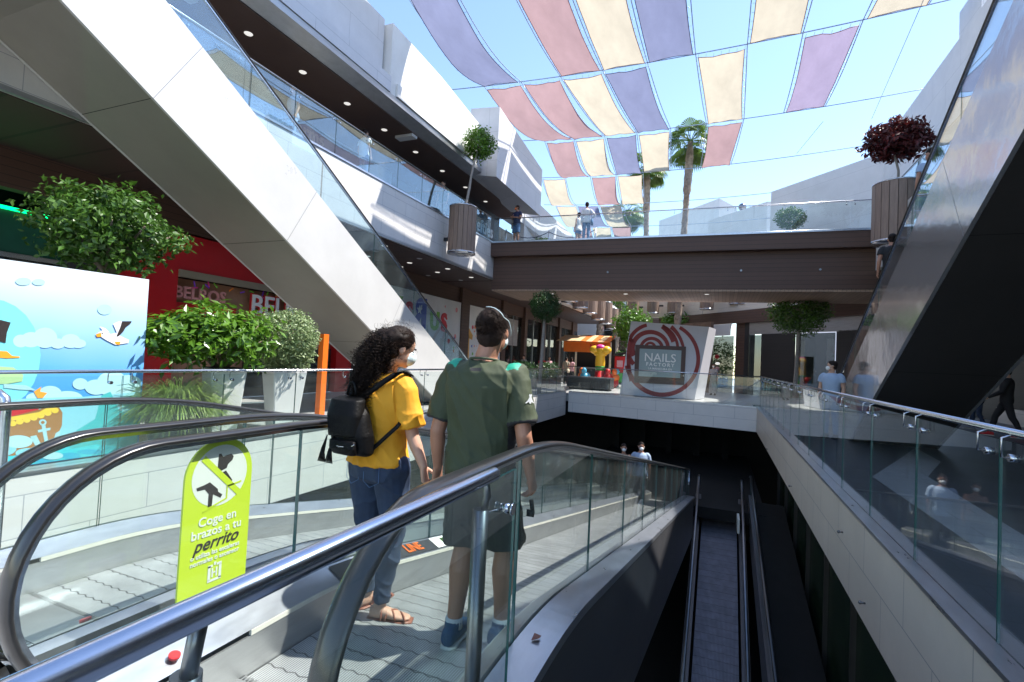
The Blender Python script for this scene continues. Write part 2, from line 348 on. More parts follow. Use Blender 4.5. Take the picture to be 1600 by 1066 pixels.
def text_mb(txt,size=1,extr=.01,shear=0,align='CENTER',bold=0,space=1):
    cu=bpy.data.curves.new('t','FONT'); cu.body=txt; cu.size=size; cu.extrude=extr; cu.shear=shear; cu.align_x=align; cu.align_y='CENTER'; cu.offset=bold; cu.space_character=space
    cu.resolution_u=3
    o=bpy.data.objects.new('t',cu); col.objects.link(o); dg=bpy.context.evaluated_depsgraph_get(); dg.update()
    me=bpy.data.meshes.new_from_object(o.evaluated_get(dg)); vs=[v.co.copy() for v in me.vertices]; fs=[tuple(p.vertices) for p in me.polygons]
    bpy.data.objects.remove(o); bpy.data.curves.remove(cu); bpy.data.meshes.remove(me); return vs,fs
def put_text(mb,txt,origin,right,upv,size,mi=0,extr=.004,**k):
    vs,fs=text_mb(txt,size,extr,**k); r=Vector(right).normalized(); u=Vector(upv).normalized(); n=r.cross(u); o=Vector(origin)
    mb.add([o+r*v.x+u*v.y+n*v.z for v in vs],fs,mi); return mb
# ------------------------------------------------------------------ foliage
def rdir():
    z=random.uniform(-1,1); a=random.uniform(0,2*math.pi); q=math.sqrt(1-z*z); return Vector((q*math.cos(a),q*math.sin(a),z))
def crown(mb,c,rad,n,leaf,aspect=.5,shell=.55,lump=.3,freq=2.2,seed=0,droop=0,fold=.25,mi=0,up=.3):
    c=Vector(c); so=Vector((seed*3.1,seed*1.7,seed*.9)); vs=[];fs=[]
    for _ in range(n):
        d=rdir(); k=1+lump*noise.noise(d*freq+so)+lump*.6*noise.noise(d*freq*2.7+so)
        r=k*(shell+(1-shell)*random.random()**.6)
        # gaps between clumps
        if noise.noise(d*freq*1.9*r+so*2)<-.22 and random.random()<.8: continue
        p=c+Vector((d.x*rad[0],d.y*rad[1],d.z*rad[2]))*r
        nrm=(d*.7+rdir()*.9+Vector((0,0,up))).normalized(); t=(nrm.orthogonal().normalized()); a=random.uniform(0,6.28)
        t=(Quaternion(nrm,a)@t); t=(t-Vector((0,0,droop))).normalized(); w=nrm.cross(t).normalized(); nn=t.cross(w)
        L=leaf*random.uniform(.7,1.25); W=L*aspect*.5; b=len(vs)
        vs+=[p,p+t*L*.45+w*W+nn*W*fold,p+t*L,p+t*L*.45-w*W+nn*W*fold,p+t*L*.5]
        fs+=[(b,b+4,b+1),(b+4,b+2,b+1),(b,b+3,b+4),(b+4,b+3,b+2)]
    mb.add(vs,fs,mi); return mb
def trunk(mb,path,r0,r1,n=10,mi=0,wob=.0):
    k=len(path); mb.tube(path,0,n,mi,rs=[r0+(r1-r0)*i/(k-1) for i in range(k)]); return mb
# ------------------------------------------------------------------ SETTING: ground, pit
HX0,HX1,HY0,HY1=-6.42,1.29,1.74,21.3
b=MB()
for x0,x1,y0,y1 in ((-12.6,HX0-.06,-6,70),(HX0-.06,HX1,HY1+1.1,70)): b.box(x0,x1,y0,y1,-.35,0)
struct('mall_floor',b,'floor_tile')
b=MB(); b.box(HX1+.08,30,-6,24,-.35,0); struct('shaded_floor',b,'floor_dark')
b=MB(); b.box(HX1,30,24,70,-.35,-.001); struct('far_floor',b,'floor_tile')
b=MB()
for pts in ([(1363,745),(1405,718),(1640,862),(1640,935)],[(1405,718),(1430,700),(1470,722),(1450,745)]):
    q=[at(x,y,Z=.0) for x,y in pts]; b.hexa([(v.x,v.y,.001) for v in q],[(v.x,v.y,.005) for v in q])
struct('paving_band',b,'floor_pale')
b=MB(); b.box(-300,300,-200,600,-9.6,-9.4); struct('ground',b,'floor_dark')
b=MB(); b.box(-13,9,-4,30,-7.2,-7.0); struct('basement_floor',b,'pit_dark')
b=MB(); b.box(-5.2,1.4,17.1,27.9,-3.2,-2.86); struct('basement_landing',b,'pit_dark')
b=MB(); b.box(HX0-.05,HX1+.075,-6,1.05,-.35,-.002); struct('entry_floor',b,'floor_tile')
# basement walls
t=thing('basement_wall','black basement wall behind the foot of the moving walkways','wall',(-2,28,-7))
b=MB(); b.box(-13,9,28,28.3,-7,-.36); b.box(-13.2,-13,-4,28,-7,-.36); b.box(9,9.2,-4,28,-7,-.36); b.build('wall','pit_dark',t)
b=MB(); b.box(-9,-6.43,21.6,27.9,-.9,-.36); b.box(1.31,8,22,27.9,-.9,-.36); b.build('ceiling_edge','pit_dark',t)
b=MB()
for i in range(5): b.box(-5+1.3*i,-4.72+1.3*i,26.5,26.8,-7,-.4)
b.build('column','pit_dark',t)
t=thing('dark_glass_wall','dark green tinted glass wall under the right hand rim of the opening','glass wall',(2.1,2,-7))
b=MB(); b.box(2.1,2.16,1.5,21,-7,-.9); b.build('glass_panel','pit_green',t)
b=MB()
for i in range(9): b.box(2.02,2.10,3+2.2*i,3.05+2.2*i,-7,-.9)
b.build('mullion','charcoal',t)
# rims (fascias) of the opening
def rim(name,label,p,q,zt,zb,inward,capm='alu_deck',tile='cream_tile'):
    p,q=Vector(p),Vector(q); n=Vector(inward)
    t=thing(name,label,'wall',((p+q)/2).to_tuple()[:2]+(zb,))
    b=MB(); a,c=p,q; w=n*-.22
    b.hexa([(a.x,a.y,zb),(c.x,c.y,zb),(c.x+w.x,c.y+w.y,zb),(a.x+w.x,a.y+w.y,zb)],[(a.x,a.y,zt-.012),(c.x,c.y,zt-.012),(c.x+w.x,c.y+w.y,zt-.012),(a.x+w.x,a.y+w.y,zt-.012)])
    b.build('fascia_panel',tile,t)
    b=MB(); o=n*.012; w=n*-.235
    b.hexa([(a.x+o.x,a.y+o.y,zt-.03),(c.x+o.x,c.y+o.y,zt-.03),(c.x+w.x,c.y+w.y,zt-.03),(a.x+w.x,a.y+w.y,zt-.03)],[(a.x+o.x,a.y+o.y,zt),(c.x+o.x,c.y+o.y,zt),(c.x+w.x,c.y+w.y,zt),(a.x+w.x,a.y+w.y,zt)])
    b.build('cap_strip',capm,t); return t
rr=rim('opening_rim','long cream tiled rim of the floor opening running down the right side',(1.29,-1,0),(1.29,21.2,0),.12,-.78,(-1,0,0))
for i,(x,y) in enumerate(((1200,702),(1237,760),(1317,832),(1352,943))):
    v=at(x,y,X=1.285); b=MB(); b.tube([v,v+Vector((-.035,0,0))],.009,8); b.ell(v+Vector((-.04,0,0)),.017,nu=8,nv=6); b.build('fixing_pin','steel_dark',rr)
rim('opening_rim','white tiled rim of the floor opening at its far end under the bridge',(-6.3,22.2,0),(1.5,20.75,0),.12,-.80,(0,-1,0),tile='white_tile')
rim('opening_rim','sunlit white tiled rim of the floor opening on the left side',(-6.42,-2,0),(-6.42,22.2,0),.12,-.95,(1,0,0),tile='white_tile')
# ------------------------------------------------------------------ glass railings
def glass_rail(name,label,p,q,z0,h,step=1.25,gm='glass',post=False,clamp=True,tube=.021,gh=None,group='glass railings'):
    p,q=Vector(p),Vector(q); p.z=q.z=z0; d=(q-p); L=d.length; d.normalize(); n=Vector((-d.y,d.x,0))
    t=thing(name,label,'railing',(p+q)/2,group)
    b=MB(); b.tube([p+Vector((0,0,h)),q+Vector((0,0,h))],tube,12); b.build('handrail','steel',t)
    k=max(1,round(L/step)); s=L/k; gh=gh or h-.05
    for i in range(k):
        a=p+d*(s*i+.006); c=p+d*(s*(i+1)-.006); g=MB()
        w=n*.006
        v=[a-w,c-w,c+w,a+w]; lo=[x+Vector((0,0,.0)) for x in v]; hi=[x+Vector((0,0,gh)) for x in v]
        vs=[*lo,*hi]; g.add(vs,[(0,1,5,4),(2,3,7,6)],0); g.add(vs,[(1,2,6,5),(3,0,4,7),(4,5,6,7),(0,3,2,1)],1)
        g.build('glass_panel',[gm,'glass_edge'],t)
    if clamp:
        for i in range(k):
            for e in (.13,s-.13):
                c=p+d*(s*i+e)+Vector((0,0,h-.13)); g=MB()
                g.tube([c-n*.022,c+n*.022],.020,10); g.tube([c+n*.02,c+n*.05,c+n*.05+Vector((0,0,.10)),c+Vector((0,0,.12))],.006,6)
                g.build('clamp','steel',t)
    return t
glass_rail('glass_railing','long glass railing on the cream rim along the right side of the opening',(1.40,-.2,0),(1.40,20.9,0),.12,1.12,1.27,tube=.02)
glass_rail('glass_railing','glass railing on the far rim of the opening in front of the tilted sign box',(-6.48,22.3,0),(1.40,20.85,0),.12,1.12,1.3)
glass_rail('glass_railing','glass railing with steel rail in front of the seagull mural and potted shrubs',(-6.52,-1.5,0),(-6.52,22.3,0),.12,1.0,1.35)
# ------------------------------------------------------------------ MOVING WALKWAYS
SL=.194
def zr(y):
    a,c=2.0,2.9
    if y<a: return 0
    if y<c: return -SL*(y-a)**2/(2*(c-a))
    return -SL*(c-a)/2-SL*(y-c)
YS=[1.72]+[2.0+.1*i for i in range(10)]+[3.2,4,5,6,7,8,9,10,11,12,13,14,15,16,17.2]
HT=1.09
def nrm(y):
    s=0 if y<2 else -SL*min(1,(y-2)/.9); v=Vector((0,-s,1)); return v.normalized()
def newel(x,yc=1.36,zc=.64,r=.45,a0=265,a1=90,k=22):
    return [Vector((x,yc+r*math.cos(R(a0+(a1-a0)*i/k)),zc+r*math.sin(R(a0+(a1-a0)*i/k)))) for i in range(k+1)]
HRP=[(.04*math.cos(t)*(1 if 1 else 0),.017*math.sin(t)) for t in [2*math.pi*k/14 for k in range(14)]]
def walkway(label,x0,x1,outer=(True,True),sign_text=False,ox=None):
    t=thing('moving_walkway',label,'moving walkway',((x0+x1)/2,1.72,0),'moving walkways going down into the basement')
    b=MB(); vs=[];fs=[]
    for y in YS: vs+=[(x0+.004,y,zr(y)-.006),(x1-.004,y,zr(y)-.006)]
    fs=[(2*i,2*i+1,2*i+3,2*i+2) for i in range(len(YS)-1)]
    b.add(vs,fs); b.build('tread_belt','tread',t)
    b=MB(); b.box(x0-.02,x1+.02,1.06,1.45,-.05,.004); b.build('floor_plate','comb_plate',t)
    b=MB(); b.box(x0-.02,x1+.02,1.452,1.70,-.05,.006); 
    for k in range(int((x1-x0)/.02)): b.box(x0+.006+.02*k,x0+.014+.02*k,1.70,1.735,-.03,.003)
    b.build('comb','alu_skirt',t)
    b=MB(); b.box(x0-.02,x1+.02,17.2,18,-3.0,zr(17.2)-.004); b.build('floor_plate','comb_plate',t)
    for xi,s in ((x0,-1),(x1,1)):
        # skirt
        Y2=[1.15,1.5]+YS[1:]; 
        def ribbon(prof,m,name,ys=Y2,sub=t):
            bb=MB(); k=len(prof); vs=[];fs=[]
            for y in ys:
                z=zr(y)
                for a,c in prof: vs.append((xi+s*a,y,z+c))
            for i in range(len(ys)-1):
                for j in range(k): fs.append((i*k+j,i*k+(j+1)%k,(i+1)*k+(j+1)%k,(i+1)*k+j))
            fs+=[tuple(range(k))[::-1],tuple((len(ys)-1)*k+j for j in range(k))]
            bb.add(vs,fs); return bb.build(name,m,sub)
        ribbon([(0,-.03),(0,.17),(.012,.17),(.012,-.03)],'alu_skirt','skirting')
        ribbon([(-.004,.172),(-.004,.196),(.012,.196),(.012,.172)],'strip_cream','brush_strip',ys=[1.75]+YS[1:])
        dk=ribbon([(0,.198),(.115,.262),(.115,.20),(.013,.19)],'alu_deck','inner_deck')
        if True:
            w=.30 if (s>0 and outer[1]==2) else .19
            od=ribbon([(.135,.265),(w,.25),(w,.20),(.135,.2)],'alu_deck','outer_deck')
            if outer[0 if s<0 else 1]:
                ribbon([(w-.012,.198),(w-.012,-.95),(w-.045,-.95),(w-.045,.198)],'truss_steel','side_panel',ys=[1.75]+YS[1:])
        # front end cap of deck with round button
        bb=MB(); bb.loft([((xi+s*.10,1.10,.13),(.115,0,0),(0,0,.12)),((xi+s*.10,1.03,.10),(.10,0,0),(0,0,.09)),((xi+s*.10,.93,.07),(.05,0,0),(0,0,.05))][::-1],16); bb.build('deck_nose','rubber' if s>0 else 'alu_skirt',t)
        bb=MB(); v=Vector((xi+s*.04,1.42,.235)); bb.tube([v,v+Vector((-s*.004,0,.012))],.022,14); bb.build('stop_button','red_letter',t)
        # glass panels
        xg=xi+s*.125; arc=newel(xg,r=.425,a0=235); topz=lambda y:zr(y)+HT-.03
        edges=[arc[0].y]; Y=1.95
        g=MB(); poly=[Vector((xg,p.y,p.z)) for p in arc]+[Vector((xg,y,topz(y)-0)) for y in (1.6,1.95,2.1)]
        poly+= [Vector((xg,2.1,zr(2.1)+.22)),Vector((xg,1.15,.22))]
        lo=[p+Vector((-.006,0,0)) for p in poly]; hi=[p+Vector((.006,0,0)) for p in poly]; n=len(poly)
        g.add(lo,[tuple(range(n))],0); g.add(hi,[tuple(range(n))],0); g.add(lo+hi,[(i,(i+1)%n,n+(i+1)%n,n+i) for i in range(n)],1)
        g.build('glass_panel',['glass','glass_edge'],t)
        yy=2.112
        while yy<17.0:
            y1=min(yy+1.38,17.2); ys=[yy+(y1-yy)*i/6 for i in range(7)]; g=MB()
            poly=[Vector((xg,y,topz(y))) for y in ys]+[Vector((xg,y,zr(y)+.22)) for y in ys[::-1]]; n=len(poly)
            for dx in(-.006,.006): g.add([p+Vector((dx,0,0)) for p in poly],[(i,i+1,n-2-i,n-1-i) for i in range(6)],0)
            g.add([p+Vector((-.006,0,0)) for p in poly]+[p+Vector((.006,0,0)) for p in poly],[(i,(i+1)%n,n+(i+1)%n,n+i) for i in range(n)],1)
            g.build('glass_panel',['glass','glass_edge'],t); yy=y1+.012
        # handrail
        hb=MB(); path=newel(xg)+[Vector((xg,1.36+.1*i,zr(1.36+.1*i)+HT)) for i in range(1,18)]+[Vector((xg,y,zr(y)+HT)) for y in (4,6,9,12,15,16.8)]
        e=path[-1]; path+=[e+Vector((0,.25*math.sin(a),-.25+.25*math.cos(a)-.05*math.sin(a))) for a in (.5,1,1.6,2.2,2.8)]
        hb.sweep(path,HRP,side=(1,0,0),smooth=True); h=hb.build('handrail','rubber',t)
        hb=MB(); hb.sweep([p for p in path],[(-.016,-.03),(.016,-.03),(.016,-.012),(-.016,-.012)],side=(1,0,0)); hb.build('guide_channel','steel',h)
    return t
W1=walkway('moving walkway on the far left, next to the white rim below the seagull mural',-3.65,-2.62,(True,False))
W2=walkway('moving walkway carrying the couple who hold hands',-1.95,-.93,(False,2))
# divider cladding between the two walkways + decals
b=MB(); vs=[];fs=[]
for y in YS: vs+=[(-2.44,y,zr(y)+.24),(-2.13,y,zr(y)+.24),(-2.13,y,zr(y)-.9),(-2.44,y,zr(y)-.9)]
k=4
for i in range(len(YS)-1):
    for j in range(4): fs.append((i*k+j,i*k+(j+1)%k,(i+1)*k+(j+1)%k,(i+1)*k+j))
b.add(vs,fs); b.build('divider_panel','alu_deck',W2)
def decal(pts_y,x0,z0,x1,z1,m,name='sticker',off=.003):
    b=MB(); vs=[]
    ys=[pts_y[0]+(pts_y[1]-pts_y[0])*i/6 for i in range(7)]
    for y in ys: vs+=[(x0,y,zr(y)+z0+off),(x1,y,zr(y)+z1+off)]
    b.add(vs,[(2*i,2*i+1,2*i+3,2*i+2) for i in range(6)]); return b.build(name,m,W2)
decal((2.35,3.95),-1.955,.205,-2.05,.257,'charcoal')
decal((3.45,3.85),-1.955,.205,-2.05,.257,'white_letter',off=.006)
b=MB(); decal((3.58,3.74),-1.975,.214,-2.03,.247,'leaf_mid',off=.009)
b=MB(); o=Vector((-2.003,3.17,zr(3.17)+.233)); put_text(b,'LINE',o,(0,1,0),(-.095,0,.052),.105,extr=.0015,bold=.002)
for i,v in enumerate(b.v): b.v[i]=(v[0],v[1],v[2]+.007+zr(v[1])-zr(3.17))
b.build('red_lettering','orange',W2)
b=MB(); put_text(b,'ON',(-2.003,2.78,zr(2.78)+.233+.007),(0,1,-.14),(-.095,0,.052),.105,extr=.0015); b.build('red_lettering','orange',W2)
# foreground guard rail with its glass and post
t=thing('guard_railing','thick shiny steel guard rail with glass pane sweeping across the foreground','railing',(-.68,.9,0),'guard rails at the walkway entry')
b=MB(); b.tube([(-.68,-.5,1.115),(-.68,1.535,1.115),(-.68,1.548,1.115)],0,20,rs=[.0235,.0235,.021]); b.build('handrail','steel_tube',t)
b=MB(); pv=[(-.68,1.3),(-.68,1.75)]
def pane(mb,x,poly,th=.006):
    n=len(poly); lo=[(x-th,y,z) for y,z in poly]; hi=[(x+th,y,z) for y,z in poly]
    mb.add(lo,[tuple(range(n))],0); mb.add(hi,[tuple(range(n))],0); mb.add(lo+hi,[(i,(i+1)%n,n+(i+1)%n,n+i) for i in range(n)],1)
pane(b,-.674,[(-.5,.12),(1.72,.12),(1.72,1.10),(-.5,1.10)],.005); b.build('glass_panel',['glass','glass_edge'],t)
b=MB(); b.tube([(-.712,1.52,.0),(-.712,1.52,1.0)],.026,20); b.tube([(-.70,1.52,.995),(-.695,1.52,1.03),(-.68,1.50,1.05),(-.68,1.48,1.10)],.012,8); b.build('post','steel_dark',t)
b=MB(); b.tube([(-.70,.52,0),(-.70,.52,1.02)],.021,16); b.tube([(-.70,.52,1.0),(-.68,.52,1.10)],.012,8); b.build('post','steel_dark',t)
b=MB(); b.box(-.695,-.665,.27,.36,1.07,1.094); b.box(-.70,-.66,.29,.33,1.04,1.07); b.build('bracket','black',t)
for y in (1.62,):
    b=MB(); b.tube([(-.672,y,.985),(-.648,y,.985)],.017,18); b.tube([(-.643,y,.985),(-.636,y,.985)],.020,18); b.tube([(-.70,y-.10,1.0),(-.70,y-.09,.985),(-.69,y-.05,.982),(-.672,y,.985)],.0055,8); b.build('clamp','steel',t)
# similar bent guard at the far left
v=at(12,612,Y=1.62)
t=thing('guard_railing','bent steel tube guard post at the left edge beside the mural','railing',(v.x,v.y,0),'guard rails at the walkway entry')
b=MB(); zt=v.z; X=v.x
b.tube([(X-.9,v.y-.4,zt),(X-.12,v.y-.05,zt),(X-.05,v.y-.02,zt-.01),(X-.012,v.y-.004,zt-.04),(X,v.y,zt-.10),(X,v.y,0)],.024,14); b.build('bent_tube','steel',t)
b=MB(); b.lathe([(.001,0),(.05,0),(.05,.012),(.001,.012)],(X,v.y,0),16); b.build('foot_plate','steel_dark',t)
# ------------------------------------------------------------------ dog sign between the walkways
t=thing('dog_sign','lime green arched sign telling visitors to carry their dog, with a barred dog symbol','sign',(-2.26,1.78,.22))
Ys0,Ys1,zb,ztp=1.605,1.965,.28,1.035; 
def SG(u,v): # u 0..1 across (Y), v height
    return Vector((-2.262,Ys0+(Ys1-Ys0)*u,v))
Wd=(Ys1-Ys0); r=Wd/2; cz=ztp-r
arch=[(0,.2),(1,.2)]+[(.5+.5*math.cos(a),cz+r*math.sin(a)) for a in [math.pi*i/20 for i in range(21)]]
b=MB(); lo=[SG(u,v)+Vector((-.006,0,0)) for u,v in arch]; hi=[SG(u,v)+Vector((.006,0,0)) for u,v in arch]; b.hexa(lo,hi)
mat('lime',(.62,.78,.03),.4,var=.03); mat('lime_white',(.84,.86,.80),.4,var=.02); mat('sign_black',(.03,.022,.022),.5,var=.1)
b.build('panel','lime',t)
b=MB(); XF=-2.2552
def disc(mb,u,v,ru,n,x,mi=0,a0=0,a1=2*math.pi):
    pts=[(x,Ys0+Wd*u+ru*math.cos(a0+(a1-a0)*i/n),v+ru*math.sin(a0+(a1-a0)*i/n)) for i in range(n)]; mb.quad(*pts,mi=mi)
disc(b,.5,cz,.148,40,XF)
def pl(mb,pts,x,mi): mb.quad(*[(x,Ys0+Wd*(.5+p*.82),cz+q*Wd*.82) for p,q in pts],mi=mi)
# dog: head+neck top right, body lower left (in units of width, centred)
pl(b,[(-.06,.36),(-.02,.36),(.02,.30),(.17,.33),(.22,.28),(.20,.22),(.12,.16),(.10,.10),(-.07,.05)],XF+.001,1)
pl(b,[(-.04,.02),(.09,.06),(.22,-.12),(.21,-.18),(.15,-.15),(.06,-.12)],XF+.001,1)
pl(b,[(-.19,-.08),(-.04,-.22),(-.03,-.27),(.05,-.33),(.02,-.38),(-.12,-.29),(-.13,-.48),(-.20,-.48),(-.20,-.27),(-.27,-.18),(-.40,-.18),(-.42,-.13),(-.30,-.11)],XF+.001,1)
s=.035; pl(b,[(-.33-s,.33-s),(-.33+s,.33+s),(.36+s,-.36+s),(.36-s,-.36-s)],XF+.0016,2)
pl(b,[(.12,-.20),(.40,-.16),(.40,-.19),(.12,-.23)],XF+.0016,2); pl(b,[(-.28,-.52),(.12,-.40),(.12,-.22),(.145,-.22),(.145,-.42),(-.28,-.55)],XF+.0016,2)
b.build('dog_symbol',['lime_white','sign_black','lime'],t)
def stxt(txt,v,size,m,name,u=.5,**k):
    b=MB(); put_text(b,txt,(XF+.001,Ys0+Wd*u,v),(0,1,0),(0,0,1),size,extr=.0006,**k); b.build(name,m,t)
stxt('Coge en',.645,.060,'lime_white','lettering',bold=.0008); stxt('brazos a tu',.590,.060,'lime_white','lettering',bold=.0008)
stxt('perrito',.535,.082,'sign_black','lettering',shear=.35,bold=.0012)
stxt('o utiliza las escaleras',.487,.031,'lime_white','lettering',bold=.0006); stxt('normales o ascensor',.457,.031,'lime_white','lettering',bold=.0006)
b=MB(); yc=Ys0+Wd*.5
for (a0,a1,c0,c1) in ((-.036,-.022,-.032,.036),(.022,.036,-.036,.032),(-.036,.036,-.042,-.030),(-.036,-.012,.028,.040),(.010,.036,.030,.042),(-.006,.006,.034,.05),(-.016,-.008,-.022,.022),(.006,.014,-.022,.022),(-.009,.008,-.004,.004)):
    b.quad((XF+.001,yc+a0,.385+c0),(XF+.001,yc+a1,.385+c0),(XF+.001,yc+a1,.385+c1),(XF+.001,yc+a0,.385+c1))
b.build('emblem','lime_white',t)
b=MB(); b.box(-2.30,-2.225,1.70,1.87,.2,.29); b.build('bracket','steel_dark',t)
k_=.928; t.location=EYE+(t.location-EYE)*k_; t.scale=(k_,k_,k_)
# ------------------------------------------------------------------ ESCALATORS
TN=math.tan(R(30))
def escalator(label,xl,xr,Y0,glassx,m_side,m_under,railm='rubber',near=False,refl='glass_blue',ph=1.36,hb=5.25,rh=.72):
    t=thing('escalator',label,'escalator',((xl+xr)/2,Y0,0),'escalators up to the upper deck')
    H=6.55; Yt=Y0-hb/TN
    def bl(y): return (Y0-y)*TN
    under=[(Y0,0),(Yt,hb),(Yt-5,hb)]
    topl=[(Yt-5,6.6),(Yt+.3-.52,6.6),]
    yk=Y0+ph/TN-.3/TN   # where top meets z=.3
    poly=[(Y0,0),(Yt,hb),(Yt-5,hb),(Yt-5,6.62),(Y0-(6.62-ph)/TN,6.62),(yk,.30),(yk+1.7,.30),(yk+1.7,0)]
    for a,c in((xl,xl+.05),(xr-.05,xr)):
        b=MB(); b.profX(poly,a,c); b.build('side_panel',m_side,t)
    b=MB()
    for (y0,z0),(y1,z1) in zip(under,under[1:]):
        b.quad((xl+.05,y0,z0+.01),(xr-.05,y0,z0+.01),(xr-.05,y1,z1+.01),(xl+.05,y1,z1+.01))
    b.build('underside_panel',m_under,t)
    # panel seams
    sx=xr if xr<0 else xl; so_=.0015 if xr<0 else -.0015
    for ys_ in (.30,.62,.88):
        y=Y0-(Y0-Yt)*ys_; z=(Y0-y)*TN; dz=ph*.75; dy=ph*.433
        b=MB(); b.quad((sx+so_,y,z),(sx+so_,y+.007,z),(sx+so_,y+dy+.007,z+dz),(sx+so_,y+dy,z+dz)); b.build('panel_seam','steel_dark',t)
        b=MB(); b.quad((xl+.05,y,z+.007),(xr-.05,y,z+.007),(xr-.05,y+.008,z+.0024),(xl+.05,y+.008,z+.0024)); b.build('panel_seam','black_gap',t)
    # steps
    b=MB(); n=30
    for i in range(n):
        y=yk-.1-.34*i; z=.02+.1963*i
        if z>6.4: break
        b.box(xl+.3,xr-.3,y-.34,y,z,z+.1963)
    b.build('steps','step_dark',t)
    for xg in (xl+.16,xr-.16):
        # polished trim along the top of the panel
        b=MB(); b.profX([(Y0-(6.62-ph)/TN,6.622),(yk,.302),(yk+1.7,.302),(yk+1.7,.33),(yk,.33),(Y0-(6.62-ph)/TN,6.65)],xg-.12,xg+.12); b.build('deck_trim','steel',t)
        yt=Y0-(6.62-ph)/TN
        lo=lambda y: .33 if y>yk else .33+(yk-y)*TN
        # rail height .72 above panel top on slope
        pts=[(yt-3,6.62+.75),(yt-.2,6.62+.75),(yt+.3,6.62+.62)]
        y=yt+.3
        hz=lambda y: 0.33+rh+(yk-y)*TN
        pth=[(yt-3.5,hz(yt-.1)),(yt-.35,hz(yt-.1)-.02)]+[(yt+.1+ (yk-.15-yt)*i/8,hz(yt+.1+(yk-.15-yt)*i/8)) for i in range(9)]
        pth+=[(yk+.35,1.03-.13),(yk+.75,.98-.1),(yk+1.15,.96-.1)]
        cy,cz,rr_=yk+1.15,.62,.24
        pth+=[(cy+rr_*math.sin(a),cz+rr_*math.cos(a)) for a in (.4,.8,1.2,1.6,2.0,2.4,2.8)]
        b=MB(); b.sweep([(xg,y,z) for y,z in pth],[(p*.9,q*1.2) for p,q in HRP],side=(1,0,0),smooth=True); h=b.build('handrail','rubber',t)
        b=MB(); b.sweep([(xg,y,z) for y,z in pth],[(-.02,-.04),(.02,-.04),(.02,-.018),(-.02,-.018)],side=(1,0,0)); b.build('guide_channel','steel',h)
        L=(yk-yt); k=6
        for i in range(k):
            a=yt+L*i/k+.01; c=yt+L*(i+1)/k-.01; g=MB()
            pane(g,xg,[(a,lo(a)),(c,lo(c)),(c,hz(c)-.03),(a,hz(a)-.03)]); g.build('glass_panel',[refl,'glass_edge'],t)
        g=MB(); pane(g,xg,[(yt-3.4,6.65),(yt-.01,6.65),(yt-.01,hz(yt)-.03),(yt-3.4,hz(yt)-.03)]); g.build('glass_panel',[refl,'glass_edge'],t)
        g=MB(); pane(g,xg,[(yk+.01,.33),(yk+1.2,.33),(yk+1.36,.55),(yk+1.3,.75),(yk+1.1,.85),(yk+.01,1.0)]); g.build('glass_panel',[refl,'glass_edge'],t)
    return t
EL=escalator('white painted escalator rising steeply across the upper left, bright in the sun',-9.48,-7.7,13.27,0,'esc_white','esc_white_shaded',ph=1.54,hb=5.685,rh=.91)
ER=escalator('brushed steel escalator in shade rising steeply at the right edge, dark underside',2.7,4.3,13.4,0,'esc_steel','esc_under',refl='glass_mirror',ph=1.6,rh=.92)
b=MB(); v0=at(700,545,X=-6.6); 
b.hexa([(-7.53,15.9,1.25),(-7.53,16.8,1.35),(-7.53,16.8,2.2),(-7.53,15.9,1.75)],[(-7.52,15.9,1.25),(-7.52,16.8,1.35),(-7.52,16.8,2.2),(-7.52,15.9,1.75)]); b.build('barrier_pane','glass_blue',EL)
# lower escalator in the dark opening
P0,P1=Vector((-.38,18.0,-3.2)),Vector((.64,18.0,-3.2)); Q0,Q1=Vector((-.41,12.8,-5.8)),Vector((.60,12.8,-5.8))
t=thing('lower_escalator','dim escalator belt deep in the black opening below the right rim','escalator',(0,12.8,-5.8))
d=(P0-Q0); d2=d/d.y
b=MB(); b.hexa([(-.40,10.2,-7.2),(.62,10.2,-7.2),(.62,18.0,-3.3),(-.40,18.0,-3.3)],[(-.40,10.2,-7.1),(.62,10.2,-7.1),(.62,18.0,-3.2),(-.40,18.0,-3.2)]); b.build('steps','step_dark',t)
for x in(-.55,.76):
    b=MB(); b.hexa([(x-.09,10,-7.3),(x+.09,10,-7.3),(x+.09,18.3,-3.15),(x-.09,18.3,-3.15)],[(x-.09,10,-6.9),(x+.09,10,-6.9),(x+.09,18.3,-2.75),(x-.09,18.3,-2.75)]); b.build('skirting','truss_steel',t)
    b=MB(); b.sweep([(x,10,-6.3),(x,18.2,-2.2),(x,18.45,-2.15),(x,18.6,-2.35),(x,18.55,-2.6)],HRP,side=(1,0,0),smooth=True); b.build('handrail','steel_dark',t)
    g=MB(); pane(g,x,[(10,-6.95),(18.2,-2.85),(18.2,-2.25),(10,-6.35)]); g.build('glass_panel',['glass','glass_edge'],t)
b=MB(); b.box(.60,.66,16.4,17.6,-3.3,-2.9); b.build('light_strip','lime_white',t)
t=thing('lower_walkway','dark basement walkway balustrade beside the green tinted glass','moving walkway',(1.2,8,-4))
b=MB(); b.hexa([(1.05,5,-5.5),(1.95,5,-5.5),(1.95,18,-2.95),(1.05,18,-2.95)],[(1.05,5,-5.2),(1.95,5,-5.2),(1.95,18,-2.7),(1.05,18,-2.7)]); b.build('tread_belt','pit_dark',t)
